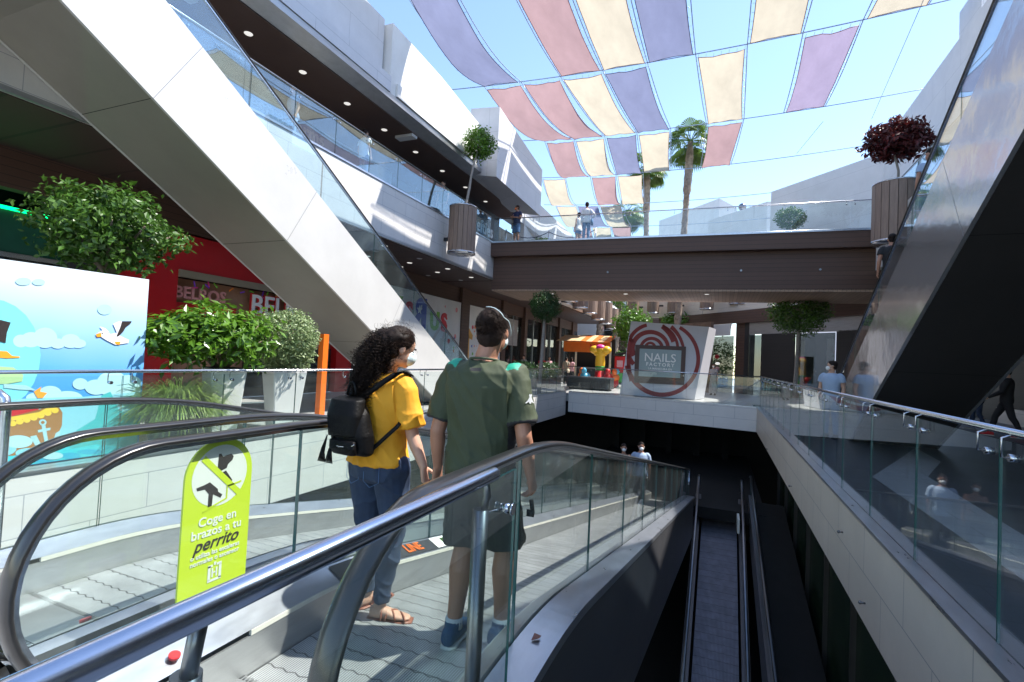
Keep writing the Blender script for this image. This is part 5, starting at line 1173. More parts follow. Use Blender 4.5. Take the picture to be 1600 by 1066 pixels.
b=MB(); b.hexa([(x-.6,30.1,1.95),(x+.75,30.1,2.2),(x+.75,31.5,2.2),(x-.6,31.5,1.95)],[(x-.6,30.1,2.03),(x+.75,30.1,2.28),(x+.75,31.5,2.28),(x-.6,31.5,2.03)]); b.build('roof','black',t)
b=MB(); b.box(x-.35,x+.0,30.17,30.2,1.25,1.65); b.box(x+.12,x+.45,30.17,30.2,1.25,1.65); b.build('windows','cl_pink',t)
b=MB(); b.box(x-.9,x+.9,30.1,31.5,.35,.9); b.build('chassis','r_green',t,bevel=.05)
for dx in(-.5,.5):
    b=MB(); b.tube([(x+dx,30.0,.32),(x+dx,30.12,.32)],.32,18); b.build('wheel','red_shop',t)
c0=at(886,600,Y=26.3); c1=at(952,604,Y=26.0)
t=thing('stone_bench','long low dark grey stone bench behind the far glass railing','bench',((c0.x+c1.x)/2,26.5,0))
b=MB(); b.box(c0.x,c1.x,26.2,27.2,.08,.62); b.build('block','charcoal',t,bevel=.02); b=MB(); b.box(c0.x-.03,c1.x+.03,26.15,27.25,.62,.68); b.build('seat_top','truss_steel',t,bevel=.01); b=MB(); b.box(c0.x+.1,c1.x-.1,26.3,27.1,0,.08); b.build('plinth','black',t)
# ------------------------------------------------------------------ PEOPLE
def V3(*a): return Vector(a)
def hand(b,w,d,n,s,curl=(.35,.5,.4),k=1.0,fr=.0085,spread=.04,thumb=.5):
    d,n,s=d.normalized(),n.normalized(),s.normalized()
    kn=w+d*.088*k
    b.loft([(w-d*.012,s*.024*k,n*.019*k),(w+d*.03*k,s*.034*k,n*.017*k),(kn,s*.041*k,n*.0145*k),(kn+d*.008,s*.036*k,n*.010*k)],14,e=2.4)
    for i,(o,L) in enumerate(((.030,.072),(.0105,.080),(-.0095,.075),(-.029,.060))):
        p=kn+s*o*k; dd=(d+s*o*spread*10).normalized(); r=fr*(1,1.02,1,.88)[i]*k; pts=[(p-d*.01,r*1.08)]
        for j,(f,c) in enumerate(zip((.44,.30,.26),curl)):
            c=c*(1+.12*i); ax=dd.cross(n).normalized(); dd=(dd*math.cos(c)+n*math.sin(c)).normalized(); n_=(n-dd*n.dot(dd)); p=p+dd*L*f*k; pts.append((p,r*(1-.09*(j+1))))
        b.limb(pts,10)
    p=w+s*.026*k+d*.022*k+n*.004; t1=(d*.62+s*(.75-thumb*.5)+n*(.25+thumb*.6)).normalized(); t2=(d*.8+s*.1+n*(.25+thumb*.7)).normalized()
    b.limb([(p-t1*.01,.014*k),(p+t1*.036*k,.0115*k),(p+t1*.036*k+t2*.030*k,.0098*k),(p+t1*.036*k+t2*.052*k,.0085*k)],10)
MALE=dict(sh=.185,tor=[(.84,.150,.105,0),(.92,.163,.115,-.005),(1.02,.152,.108,0),(1.12,.155,.108,.0),(1.24,.172,.118,.0),(1.34,.182,.118,-.005),(1.415,.165,.10,-.008),(1.455,.115,.078,-.008),(1.49,.062,.062,-.004)],leg=1.0,arm=1.0)
FEM=dict(sh=.160,tor=[(.84,.168,.115,-.01),(.92,.172,.122,-.012),(1.02,.142,.10,0),(1.10,.128,.092,.004),(1.22,.148,.112,.012),(1.32,.155,.105,.0),(1.40,.142,.088,-.008),(1.44,.10,.07,-.008),(1.48,.05,.052,-.004)],leg=.95,arm=.82)
def human(label,loc,face=0,H=1.75,fem=False,top_='cl_white',bottom='cl_navy',shoe='cl_black',skin='skin',hair='hair_dark',longhair=False,shorts=False,sleeve=.5,mask=None,J={},voxel=.011,head_yaw=0,head_pitch=0,group='visitors strolling on the decks',curlL=(.3,.4,.3),curlR=(.3,.4,.3),skirt=False,bag=None,noshoes=False,hem=.84,cuffr=None,handL=None,handR=None,build_hair=True,slv_r=(.072,.078),mains=None,leg_r=None,hipw=.088,stance=0):
    s=H/1.75; B=FEM if fem else MALE; sh=B['sh']; t=thing('person',label,'person',loc,group,R(-face))
    j=dict(head=V3(0,.02,1.635),neck=V3(0,-.005,1.475),shL=V3(-sh,-.005,1.405),shR=V3(sh,-.005,1.405),elL=V3(-sh-.055,-.02,1.13),elR=V3(sh+.055,-.02,1.13),
        wrL=V3(-sh-.06,.05,.895),wrR=V3(sh+.06,.05,.895),hipL=V3(-hipw,0,.90),hipR=V3(hipw,0,.90),knL=V3(-.095,.02,.49),knR=V3(.095,.02,.49),anL=V3(-.10,-.02,.085),anR=V3(.10,-.02,.085),ftL=-3,ftR=3)
    if stance: j['knR']=V3(.11,.12,.50); j['anR']=V3(.11,.13,.085); j['anL']=V3(-.10,-.16,.10); j['knL']=V3(-.09,.0,.49)
    for k,v in J.items(): j[k]=v if isinstance(v,(int,float)) else Vector(v)
    b=MB(); m0=b
    # torso (leans follow shoulder mid vs hip mid)
    hm=(j['hipL']+j['hipR'])/2; sm=(j['shL']+j['shR'])/2; dev=V3(sm.x-hm.x,sm.y+.005-hm.y,0)
    def tr(infl,z0=.8,z1=1.6,e=2.4,extra=0):
        out=[]
        for z,w,d,yo in B['tor']:
            if z<z0-.001 or z>z1: continue
            f=(z-.9)/.5; out.append((V3(hm.x,hm.y+yo,z)+dev*f,V3(w+infl,0,0),V3(0,d+infl,0)))
        return out
    b.loft(tr(0),24)
    # head
    hy,hp=R(-head_yaw),R(head_pitch); Rm_=Matrix.Rotation(hy,3,'Z')@Matrix.Rotation(-hp,3,'X'); hx,hyv,hz=Rm_@V3(1,0,0),Rm_@V3(0,1,0),Rm_@V3(0,0,1); h=j['head']
    ax=(hx,hyv,hz)
    b.ell(h+hz*.025-hyv*.012,(.077,.098,.094),ax,20,14); b.ell(h-hz*.045+hyv*.022,(.056,.066,.070),ax,16,12)
    b.ell(h-hz*.095+hyv*.060,(.022,.020,.018),ax,10,8)
    b.loft([(h-hz*.012+hyv*.088,hx*.010,hz*.006),(h-hz*.03+hyv*.104,hx*.014,hz*.010),(h-hz*.04+hyv*.088,hx*.015,hz*.006)],10)
    b.ell(h-hz*.062+hyv*.082,(.024,.010,.010),ax,10,6)
    for e in (-1,1):
        b.ell(h+hx*e*.078-hz*.012-hyv*.008,(.010,.020,.032),(hx*1,(hyv-hx*e*-.25).normalized(),hz),10,8)
    b.limb([(j['neck']-V3(0,0,.04),.070*(1 if not fem else .75)),(j['neck']+V3(0,.005,.02),.060*(1 if not fem else .80)),(h-hz*.05-hyv*.02,.057*(1 if not fem else .82))],16)
    am=B['arm']*(1.12 if mains else 1); lg=B['leg']
    for S_ in 'LR':
        a,e,w=j['sh'+S_],j['el'+S_],j['wr'+S_]
        m1=a.lerp(e,.45); m2=e.lerp(w,.3); b.limb([(a,.053*am),(m1,.049*am),(e,.041*am),(m2,.042*am),(w,.027*am)],14)
        d=(w-e).normalized(); sg=-1 if S_=='L' else 1
        hd=(handL if S_=='L' else handR)
        if hd: d2,n2,s2=[Vector(q) for q in hd]; hand(b,w,d2,n2,s2,curlL if S_=='L' else curlR,.92 if fem else 1.02)
        else:
            n2=V3(-sg,.15,0); n2=(n2-d*n2.dot(d)).normalized(); s2=V3(0,1,.1); s2=(s2-d*s2.dot(d)-n2*s2.dot(n2)).normalized(); hand(b,w,d,n2,s2,curlL if S_=='L' else curlR,.92 if fem else 1.02)
        hp_,k_,an=j['hip'+S_],j['kn'+S_],j['an'+S_]
        cb=k_.lerp(an,.28)-V3(0,.014,0); th=hp_.lerp(k_,.5)
        b.limb([(hp_,.088*lg),(th,.074*lg),(k_,.056*lg),(cb,.062*lg),(k_.lerp(an,.65),.046*lg),(an,.037*lg)],16)
        fa=R(-j['ft'+S_]); fd=V3(-math.sin(fa),math.cos(fa),0); fs=V3(fd.y,-fd.x,0); g=an-V3(0,0,.07)
        b.loft([(g-fd*.055+V3(0,0,.035),fs*.026,V3(0,0,.032)),(g-fd*.02+V3(0,0,.038),fs*.033,V3(0,0,.038)),(g+fd*.05+V3(0,0,.030),fs*.038,V3(0,0,.030)),(g+fd*.11+V3(0,0,.018),fs*.044,V3(0,0,.018)),(g+fd*.165+V3(0,0,.012),fs*.036,V3(0,0,.012)),(g+fd*.185+V3(0,0,.010),fs*.02,V3(0,0,.008))],14)
    def fin(mb,name,mt,par,vox=None,sm=2,disp=None):
        mb.v=[(v[0]*s,v[1]*s,v[2]*s) for v in mb.v]; me=mb
        o=bpy.data.meshes.new(name); o.from_pydata(me.v,[],me.f)
        o.materials.append(MT[mt]); bm=bmesh.new(); bm.from_mesh(o); bmesh.ops.recalc_face_normals(bm,faces=bm.faces); bm.to_mesh(o); bm.free()
        ob=bpy.data.objects.new(name,o); col.objects.link(ob)
        if vox: meshify(ob,vox,sm,disp)
        else: o.polygons.foreach_set('use_smooth',[True]*len(o.polygons))
        ob.parent=par; return ob
    body=fin(b,'body',skin,t,voxel*.8,2)
    def fold(p,n):
        if voxel>=.009: return .006*noise.noise(V3(p.x*9,p.y*9,p.z*4.5))
        a_=1-abs(noise.noise(V3(p.x*7+1.3,p.y*7,p.z*2.6)))*2; b_=1-abs(noise.noise(V3(p.x*6+p.z*5,p.y*6,p.z*9+p.x*8)))*2
        return .011*(a_**3 if a_>0 else 0)+.006*(b_**3 if b_>0 else 0)+.003*noise.noise(V3(p.x*25,p.y*25,p.z*18))
    # shirt
    b=MB(); rg=tr(.028 if voxel<.009 else .020,hem,1.47); z0=rg[0]
    if hem<B['tor'][0][0]: pass
    rg2=[(c-V3(0,0,0),a*1.0,d) for c,a,d in rg]; rg2[-1]=(rg2[-1][0],rg2[-1][1]*.92,rg2[-1][2]*.92)
    rg2.append((rg2[-1][0]+V3(0,0,.022),V3(.080 if not fem else .068,0,0),V3(0,.078 if not fem else .066,0))); b.loft(rg2,28,e=2.3)
    for S_ in 'LR':
        a,e,w=j['sh'+S_],j['el'+S_],j['wr'+S_]
        if sleeve<=0: continue
        L=min(1,sleeve); p1=a.lerp(e,L); c0=a+(sm-a)*.12
        b.limb([(c0,.066*am+.008),(a.lerp(e,.12),slv_r[0]*am+.002)],16)
        b.tube([a.lerp(e,.10),p1],0,18,rs=[slv_r[0]*am+.002,slv_r[1]*am if sleeve<=1 else .055])
        if sleeve>1: b.limb([(e,.055*am),(e.lerp(w,.95),.042*am)],14)
    sh_o=fin(b,'shirt',top_,t,voxel*.9,3,fold)
    # trousers / shorts
    b=MB(); rg=tr(.013,.8,1.03); 
    if rg: b.loft([(V3(hm.x,hm.y,.80),V3(.13,0,0),V3(0,.09,0))]+rg,24)
    if skirt:
        b.loft([(V3(hm.x,hm.y,.95),V3(.17,0,0),V3(0,.125,0)),(V3(hm.x,hm.y,.5),V3(.22,0,0),V3(0,.19,0)),(V3(hm.x,hm.y+.02,.12),V3(.21,0,0),V3(0,.19,0))],24)
    else:
        for S_ in 'LR':
            hp_,k_,an=j['hip'+S_],j['kn'+S_],j['an'+S_]; b.ell(hp_,.096*lg)
            if shorts:
                e_=hp_.lerp(k_,.95 if shorts is True else shorts); b.tube([hp_,hp_.lerp(k_,.5),e_],0,18,rs=[.110,.108,.110] if not fem else [.1,.095,.09])
            else:
                lr=leg_r or (.101*lg,.086*lg,.068,.066,.055,.052); pts=[hp_,hp_.lerp(k_,.5),k_,k_.lerp(an,.28)-V3(0,.012,0),k_.lerp(an,.65),an.lerp(k_,.06)]
                b.limb(list(zip(pts[:-1],lr[:-1])),16); b.tube(pts[-2:],0,16,rs=lr[-2:])
    pants=fin(b,'trousers' if not shorts else 'shorts',bottom,t,voxel*.9,3,fold)
    # shoes
    if not noshoes:
        for S_ in 'LR':
            an=j['an'+S_]; fa=R(-j['ft'+S_]); fd=V3(-math.sin(fa),math.cos(fa),0); fs=V3(fd.y,-fd.x,0); g=an-V3(0,0,.083); up=V3(0,0,1)
            b=MB(); b.loft([(g-fd*.085+up*.055,fs*.030,up*.036),(g-fd*.06+up*.062,fs*.040,up*.046),(g-fd*.01+up*.062,fs*.043,up*.046),(g+fd*.06+up*.05,fs*.046,up*.036),(g+fd*.13+up*.036,fs*.051,up*.024),(g+fd*.18+up*.030,fs*.040,up*.018),(g+fd*.205+up*.026,fs*.02,up*.010)],18)
            b.tube([g-fd*.012+up*.06,an+up*.035],0,14,rs=[.044,.046])
            so_=fin(b,'shoe',shoe,t,max(.006,voxel*.7),2)
            b=MB(); b.loft([(g-fd*.092+up*.012,fs*.026,up*.012),(g-fd*.06+up*.012,fs*.042,up*.013),(g+fd*.05+up*.012,fs*.047,up*.012),(g+fd*.13+up*.012,fs*.054,up*.011),(g+fd*.19+up*.014,fs*.042,up*.010),(g+fd*.215+up*.018,fs*.02,up*.007)],18); q=fin(b,'sole','shoe_white' if shoe!='cl_black' else 'cl_black',so_)
    # hair
    if build_hair:
        b=MB(); b.ell(h+hz*.040-hyv*.022,(.083,.102,.090),ax,22,14); b.ell(h-hz*.02-hyv*.048,(.072,.062,.075),ax,18,12)
        if longhair: b.loft([(h+hz*.02-hyv*.055,hx*.08,hyv*.06),(h-hz*.12-hyv*.075,hx*.085,hyv*.045),(h-hz*.26-hyv*.08,hx*.065,hyv*.030)],16)
        fin(b,'hair',hair,t,max(.006,voxel*.7),2,lambda p,n:.004*noise.noise(p*40))
    if mask:
        b=MB(); b.ell(h-hz*.048+hyv*.064,(.054,.052,.050),ax,18,12)
        b.v=b.v; 
        for e in (-1,1): b.tube([h-hz*.02+hyv*.09+hx*e*.040,h-hz*.005+hyv*.02+hx*e*.082,h+hz*.01-hyv*.02+hx*e*.088],.0025,6); b.tube([h-hz*.07+hyv*.08+hx*e*.038,h-hz*.045+hyv*.01+hx*e*.080],.0025,6)
        fin(b,'face_mask',mask,t,.006 if voxel<.009 else None,1)
    b=MB()
    for e in (-1,1): b.ell(h+hz*.012+hyv*.084+hx*e*.032,(.013,.008,.006),ax,8,6)
    fin(b,'eyes','cl_black',t)
    if bag:
        b=MB(); b.loft([(V3(.24,-.05,.75),V3(.05,0,0),V3(0,.13,0)),(V3(.24,-.05,1.0),V3(.045,0,0),V3(0,.12,0))],16); b.tube([V3(.24,-.10,1.0),V3(.15,-.10,1.42),V3(.15,.06,1.42),V3(.24,.05,1.0)],.012,6); fin(b,'shoulder_bag',bag,t)
    return t,fin,j,s
# ---- the couple
ML=V3(-1.185,2.50,-.035)
t,fin,j,s=human('man in dark green sports shirt and shorts, seen from behind, holding the woman\'s hand',ML,face=-3,H=1.79,top_='shirt_green',bottom='shorts',shoe='shoe_blue',skin='skin_tan',hair='hair_brown',shorts=.93,sleeve=.80,mask='mask',voxel=.0062,head_yaw=6,group=None,hem=.84,slv_r=(.064,.074),
  J=dict(head=(.025,.03,1.635),shL=(-.182,-.0,1.40),shR=(.182,0,1.40),elL=(-.245,-.035,1.09),wrL=(-.275,.045,.885),elR=(.245,-.04,1.11),wrR=(.262,.06,.885),knL=(-.075,.02,.49),anL=(-.085,-.055,.090),knR=(.135,.08,.49),anR=(.145,.03,.095),ftL=-2,ftR=10),
  curlL=(.75,.7,.5),curlR=(.7,.9,.6),handL=((-.12,.22,-.97),(-.95,.25,.1),(.25,.95,.1)))
MAN=t
def paint(o,mats,fn):
    me=o.data
    for m_ in mats: me.materials.append(MT[m_])
    for p in me.polygons: p.material_index=fn(p.center)
shirt=[c for c in bpy.data.objects if c.parent==MAN and c.name.startswith('shirt')][0]
def pf(c):
    c=c/s
    ax=abs(c.x)
    if .140<ax<.200 and c.z>1.395 and abs(c.y+.02)<.042-(ax-.16)*.35: return 1
    for S_ in 'LR':
        e_=j['sh'+S_].lerp(j['el'+S_],.765); dd=(j['el'+S_]-j['sh'+S_]).normalized()
        if ax>.17 and (c-e_).dot(dd)>0 and c.x*(1 if S_=='R' else -1)>0: return 2
    if ax>.235 and abs(c.y-.045)<.007 and c.z<1.36: return 2
    if abs(c.x)<.028 and c.y<0 and 1.425<c.z<1.441: return 2
    return 0
paint(shirt,['shirt_teal','cl_black'],pf)
def addp(name,mb,mt,par=None,vox=None,sm=2,disp=None): return fin(mb,name,mt,par or MAN,vox,sm,disp)
# shoulder patches, collar, label, logo, socks, mask strap, hair fuzz
b=MB(); b.tube([V3(.079*math.cos(a),-.006+.077*math.sin(a)-.004,1.480-.012*math.sin(a)) for a in [2*math.pi*i/28 for i in range(29)]],.007,8); addp('collar',b,'shirt_green')
for S_,e in(('L',-1),('R',1)):
    a=j['an'+S_]; b=MB(); b.tube([a+V3(0,0,.0),a+V3(0,0,.052)],0,16,rs=[.048,.044]); addp('sock',b,'sock')
    e_=j['sh'+S_].lerp(j['el'+S_],.79); dd=(j['el'+S_]-j['sh'+S_]).normalized(); pass
# sleeve emblem: two small seated shapes back to back
b=MB(); c=j['shR'].lerp(j['elR'],.38)
for m_ in(-1,1):
    P=[(0,.030),(.006,.034),(.010,.026),(.007,.018),(.016,.002),(.030,-.012),(.024,-.014),(.010,-.006),(.003,-.016),(.0,-.014)]
    ang=-.55
    for (u,v) in [0] and []: pass
    pts=[]
    for u,v in P:
        u=u*m_; a_=ang+u/.084; pts.append(V3(c.x+.084*math.cos(a_),c.y+.084*math.sin(a_),c.z+v))
    b.add(pts,[tuple(range(len(pts)))])
addp('sleeve_emblem',b,'white_letter')
hh=j['head']; b=MB()
yw=R(-6); Rz=Matrix.Rotation(yw,3,'Z')
pts=[]
for i in range(15):
    f=i/14; a=math.pi*(-.12+.66*f); pts.append(hh+Rz@V3(.105*math.cos(a)*1.0-.0,-.055-.02*math.sin(a)+(.06*(1-f) if f<.4 else .0),.03+.108*math.sin(a)-.01))
b.tube([p for p in pts],.0021,6); addp('mask_strap',b,'mask')
# cropped hair strands over the scalp
b=MB(); rnd=random.Random(12); HC=hh+V3(0,-.02,.032)
for i in range(16000):
    d=rdir()
    if d.z<-.55: continue
    q=Rz@V3(0,1,0)
    if d.dot(q)>.62 and d.z<.55: continue
    if d.z<-.30 and d.dot(q)>-.2: continue
    p=HC+V3(d.x*.082,d.y*.101,d.z*.093) if d.z>-.1 else HC+V3(d.x*.079,d.y*.096,d.z*.125)
    t2=(d+V3(0,-.15,-.35)+rdir()*.45).normalized(); w=t2.orthogonal().normalized()*.0012; L=rnd.uniform(.006,.012)
    b.add([p+w,p-w,p+t2*L],[(0,1,2)])
fin(b,'hair_strands','hair_brown',MAN)
b=MB(); w_=j['wrR']; b.tube([w_+V3(0,.03,-.13),w_+V3(0.01,.035,-.20)],.012,8); b.box(w_.x-.02,w_.x+.02,w_.y+.02,w_.y+.03,w_.z-.215,w_.z-.18); addp('keys',b,'cl_black')
# woman
WL=V3(-1.845,2.50,-.04)
t,fin,j,s=human('woman with dark curly ponytail in yellow t-shirt and jeans, seen from behind',WL,face=8,H=1.70,fem=True,top_='shirt_yellow',bottom='denim',skin='skin',sleeve=.80,mask='mask',voxel=.0062,head_yaw=30,head_pitch=14,group=None,noshoes=True,hem=.9,slv_r=(.072,.086),leg_r=(.116,.094,.068,.066,.052,.046),hipw=.095,mains=True,
  J=dict(head=(.085,.035,1.615),neck=(.03,-.0,1.46),shL=(-.175,0,1.385),shR=(.170,0,1.385),elR=(.225,.03,1.09),wrR=(.305,.045,.925),elL=(-.22,.06,1.12),wrL=(-.16,.22,.98),knR=(.10,.05,.50),anR=(.085,-.02,.085),knL=(-.085,.03,.50),anL=(-.095,.05,.085),ftR=62,ftL=5),
  curlR=(.5,.6,.4),handR=((.10,.15,-.98),(.95,.2,.1),(-.2,.95,.15)))
WOM=t; hh=j['head']
# curly hair
b=MB(); Rz=Matrix.Rotation(R(-30),3,'Z'); 
cen=[(hh+V3(0,-.02,.045),(.088,.105,.085)),(hh+V3(-.06,-.075,.035),(.085,.075,.080)),(hh+V3(-.108,-.108,-.07),(.088,.074,.118)),(hh+V3(-.135,-.125,-.20),(.080,.065,.105))]
for c,r in cen: b.ell(c,r,nu=20,nv=12)
hair=fin(b,'hair','hair_dark',t,.008,2,lambda p,n:.008*noise.noise(p*28))
b=MB(); rnd=random.Random(21)
for i in range(1500):
    c,r=cen[rnd.choices((1,2,3),(2,5,4))[0]]; d=rdir(); p=c+V3(d.x*r[0],d.y*r[1],d.z*r[2])*rnd.uniform(.85,1.12)
    if d.y>.6: continue
    ln=rnd.uniform(.05,.12); hr=rnd.uniform(.006,.012); turns=ln/.022; dv=(d*.35+V3(-.1,-.1,-1)+rdir()*.45).normalized(); u=dv.orthogonal().normalized(); w=dv.cross(u); ph=rnd.uniform(0,6.28); n_=int(turns*7)
    b.tube([p+dv*ln*q/n_+u*hr*math.cos(ph+6.283*turns*q/n_)+w*hr*math.sin(ph+6.283*turns*q/n_) for q in range(n_+1)],0,3,rs=[.0023*(1-.5*q/n_) for q in range(n_+1)])
fin(b,'curls','hair_dark',hair)
b=MB()
for i in range(1100):  # combed strands over the scalp towards the tie
    a=rnd.uniform(-1.3,1.3); st=hh+Rz@V3(.086*math.sin(a),.07*math.cos(a)*rnd.uniform(.2,1),.10*math.cos(a*.8)); en=hh+V3(-.075,-.10,.03)+rdir()*.02; mid=(st+en)/2+((st+en)/2-hh).normalized()*.035
    b.tube([st,st.lerp(mid,.6)+((st.lerp(mid,.6))-hh).normalized()*rnd.uniform(.003,.010),mid+rdir()*.003,en],.0012,3)
fin(b,'combed_hair','hair_dark',hair)
b=MB(); HC=hh+V3(0,-.01,.035); tie=hh+V3(-.075,-.10,.03)
for i in range(9000):
    d=rdir()
    if d.z<-.25 or d.dot(Rz@V3(0,1,0))>.75 and d.z<.45: continue
    p=HC+V3(d.x*.090,d.y*.108,d.z*.092); t2=((tie-p).normalized()*.8+rdir()*.35); t2=(t2-d*t2.dot(d)*.85+d*.12).normalized(); w=t2.cross(d).normalized()*.0009; L=rnd.uniform(.012,.03)
    b.add([p+w,p-w,p+t2*L*.6+d*.002,p+t2*L+d*.004],[(0,1,2),(0,2,3)])
for i in range(500):
    c,r=cen[rnd.choice((0,1,2,3))]; d=rdir()
    if d.y>.4: continue
    p=c+V3(d.x*r[0],d.y*r[1],d.z*r[2]); b.tube([p,p+d*.02+rdir()*.008,p+d*.03+rdir()*.016,p+d*.034+rdir()*.026],.0006,3)
fin(b,'loose_hair','hair_frizz',hair)
# sandals
for S_ in 'LR':
    an=j['an'+S_]; fa=R(-j['ft'+S_]); fd=V3(-math.sin(fa),math.cos(fa),0); fs=V3(fd.y,-fd.x,0); g=an-V3(0,0,.083); up=V3(0,0,1)
    b=MB(); b.loft([(g-fd*.07+up*.008,fs*.022,up*.008),(g-fd*.04+up*.008,fs*.036,up*.009),(g+fd*.06+up*.008,fs*.042,up*.009),(g+fd*.14+up*.008,fs*.050,up*.009),(g+fd*.20+up*.008,fs*.034,up*.008)],16); so_=fin(b,'sandal','leather_tan',t)
    b=MB()
    for (y0,sg) in ((.075,1),(.075,-1),(.135,1),(.02,0)):
        pts=[]
        for q in range(9):
            a=math.pi*q/8; pts.append(g+fd*(y0+.03*sg*math.cos(a))+fs*.045*math.cos(a)+up*(.018+.050*math.sin(a)*(1.15 if y0<.05 else .85 if y0<.1 else .55)))
        b.tube(pts,.006,6)
    fin(b,'strap','leather_tan',so_)
# jeans details
b=MB()
for (x0,x1) in ((.02,.13),(-.13,-.02)):
    P=[(x0,.93),(x1,.925),(x1,.83),((x0+x1)/2,.80),(x0,.83)]
    b.tube([V3(x,-.146-.004*math.cos(x*9)+.9*(abs(x)-.06)**2*3,z) for x,z in P+[P[0]]],.0016,5)
fin(b,'pocket_stitching','cl_blue',t)
# backpack
bp_=thing('backpack','small black leather backpack with drawstring flap on the woman\'s back','backpack',WL,None,R(-8))
def fb(mb,name,mt,par=None,vox=None,sm=2,disp=None): return fin(mb,name,mt,par or bp_,vox,sm,disp)
C=V3(-.03,-.205,1.155)
tl=V3(-.18,0,1).normalized()
b=MB(); b.loft([(C+V3(.035,0,-.165),V3(.100,.01,0),V3(0,.045,0)),(C+V3(.03,-.005,-.15),V3(.122,.01,0),V3(0,.068,0)),(C+V3(.015,-.01,-.05),V3(.130,.01,0),V3(0,.078,0)),(C+V3(-.01,0,.07),V3(.112,.01,0),V3(0,.062,0)),(C+V3(-.025,.01,.13),V3(.080,.01,0),V3(0,.035,0))],24,e=2.6)
body_=fb(b,'bag_body','leather_black',None,.007,3,lambda p,n:.006*noise.noise(V3(p.x*14,p.y*14,p.z*9)))
b=MB(); b.loft([(C+V3(-.03,.02,.16),V3(.080,.01,0),V3(0,.035,.0)),(C+V3(-.025,-.015,.145),V3(.102,.01,0),V3(0,.060,0)),(C+V3(-.012,-.045,.06),V3(.114,.01,0),V3(0,.056,0)),(C+V3(-.0,-.062,-.045),V3(.104,.01,0),V3(0,.036,0)),(C+V3(.002,-.068,-.06),V3(.10,.01,0),V3(0,.028,0))],24,e=3)
fb(b,'flap','leather_black',None,.007,2)
b=MB(); b.loft([(C+V3(.035,-.075,-.155),V3(.085,0,0),V3(0,.028,0)),(C+V3(.03,-.09,-.12),V3(.10,0,0),V3(0,.03,0)),(C+V3(.02,-.085,-.075),V3(.10,0,0),V3(0,.02,0))],20,e=3); fb(b,'front_pocket','leather_black',None,.007,2)
b=MB(); b.tube([C+V3(.035+.095*math.cos(a),-.118+.02*abs(math.cos(a)),-.085-.022*math.sin(a)) for a in [math.pi*i/12 for i in range(13)]],.003,6); fb(b,'zip','steel',None)
b=MB(); 
sk=lambda pts,w=.016: b.sweep([C+V3(*p)+V3(.035,-.022,.022)*min(1,i_/2) for i_,p in enumerate(pts)],[(-w,-.004),(w,-.004),(w,.004),(-w,.004)],up=(0,1,0.2),smooth=False)
sk([(-.06,.03,.14),(-.075,.06,.19),(-.085,.085,.25),(-.09,.16,.305),(-.09,.24,.28)])
sk([(.0,.03,.14),(.06,.07,.19),(.12,.095,.235),(.165,.13,.275),(.175,.20,.295),(.175,.27,.27)])
sk([(.13,.02,-.14),(.16,.07,-.09),(.20,.14,-.02),(.215,.20,.05),(.20,.26,.12)],.011)
fb(b,'shoulder_straps','leather_black')
b=MB(); b.tube([C+V3(-.02+.035*math.cos(a),.0,.17+.075*math.sin(a)) for a in [math.pi*i/10 for i in range(11)]],.008,8); fb(b,'grab_handle','leather_black')
b=MB()
for k_ in (0,1):
    for q in range(7):
        x0=-.10+.06*k_; b.tube([C+V3(x0,-.09,-.06),C+V3(x0-.03+.004*q,-.10,-.14-.01*q*.3),C+V3(x0-.055+.010*q,-.10,-.215-.04*k_*0)],.0028,4)
fb(b,'tassels','leather_black')
# ---- other people
def pp(label,px,pyf,Z=None,Y=None,X=None,**k):
    if Z is not None and Y is None and X is None: p=at(px,pyf,Z=Z)
    elif Y is not None: p=at(px,pyf,Y=Y); p.z=Z if Z is not None else p.z
    else: p=at(px,pyf,X=X); p.z=Z if Z is not None else p.z
    return human(label,p,**k)
UP=6.555
ht=lambda px,pyt,Y,z:at(px,pyt,Y=Y).z-z
pp('man in navy shirt with folded arms at the left end of the footbridge',806,378,Z=UP,Y=20.75,face=200,H=1.78,top_='cl_navy',bottom='cl_blue',shorts=.9,skin='skin_tan',mask='orange',head_yaw=30,J=dict(elL=(-.24,.03,1.15),wrL=(-.02,.24,1.17),elR=(.24,.03,1.15),wrR=(.02,.26,1.21)),bag='cl_khaki')
pp('woman in white top, hand on hip, with blue bag on the footbridge',915,378,Z=UP,Y=20.9,face=-12,H=1.74,fem=True,top_='cl_white',bottom='cl_blue',sleeve=1.2,J=dict(elR=(.36,-.06,1.16),wrR=(.19,.02,1.0)),bag='cl_blue')
pp('child sized visitor in white vest and denim shorts behind the woman on the footbridge',903,378,Z=UP,Y=21.9,face=-60,H=1.62,fem=True,top_='cl_white',bottom='cl_blue',shorts=.35,sleeve=0)
pp('man in white shirt and jeans standing behind the blue glass of the left upper deck',567,275,Z=UP+.0,X=-10.3,face=10,H=1.72,top_='cl_white',bottom='cl_blue',hair='hair_brown')
pp('person in light blue top on the left upper deck behind the escalator handrail',455,215,Z=UP,X=-10.4,face=190,H=1.70,fem=True,top_='cl_lightblue',bottom='cl_lightblue',hair='hair_brown')
pp('person in dark green top behind the railing close to the barrel planter',690,345,Z=UP,X=-10.3,face=185,H=1.75,top_='cl_green',bottom='cl_khaki',shorts=.9)
pz=V3(-1.35,14.4,zr(14.4)); q1=at(965,697,Y=13.4); q2=at(981,694,Y=13.8)
human('masked woman in striped vest riding up the far end of the walkway',V3(-2.36,14.0,at(965,693,Y=14.0).z-1.63),face=165,H=1.64,fem=True,top_='cl_stripe',bottom='cl_black',sleeve=0,mask='white_letter',skin='skin_tan',group='masked pair far down the walkway')
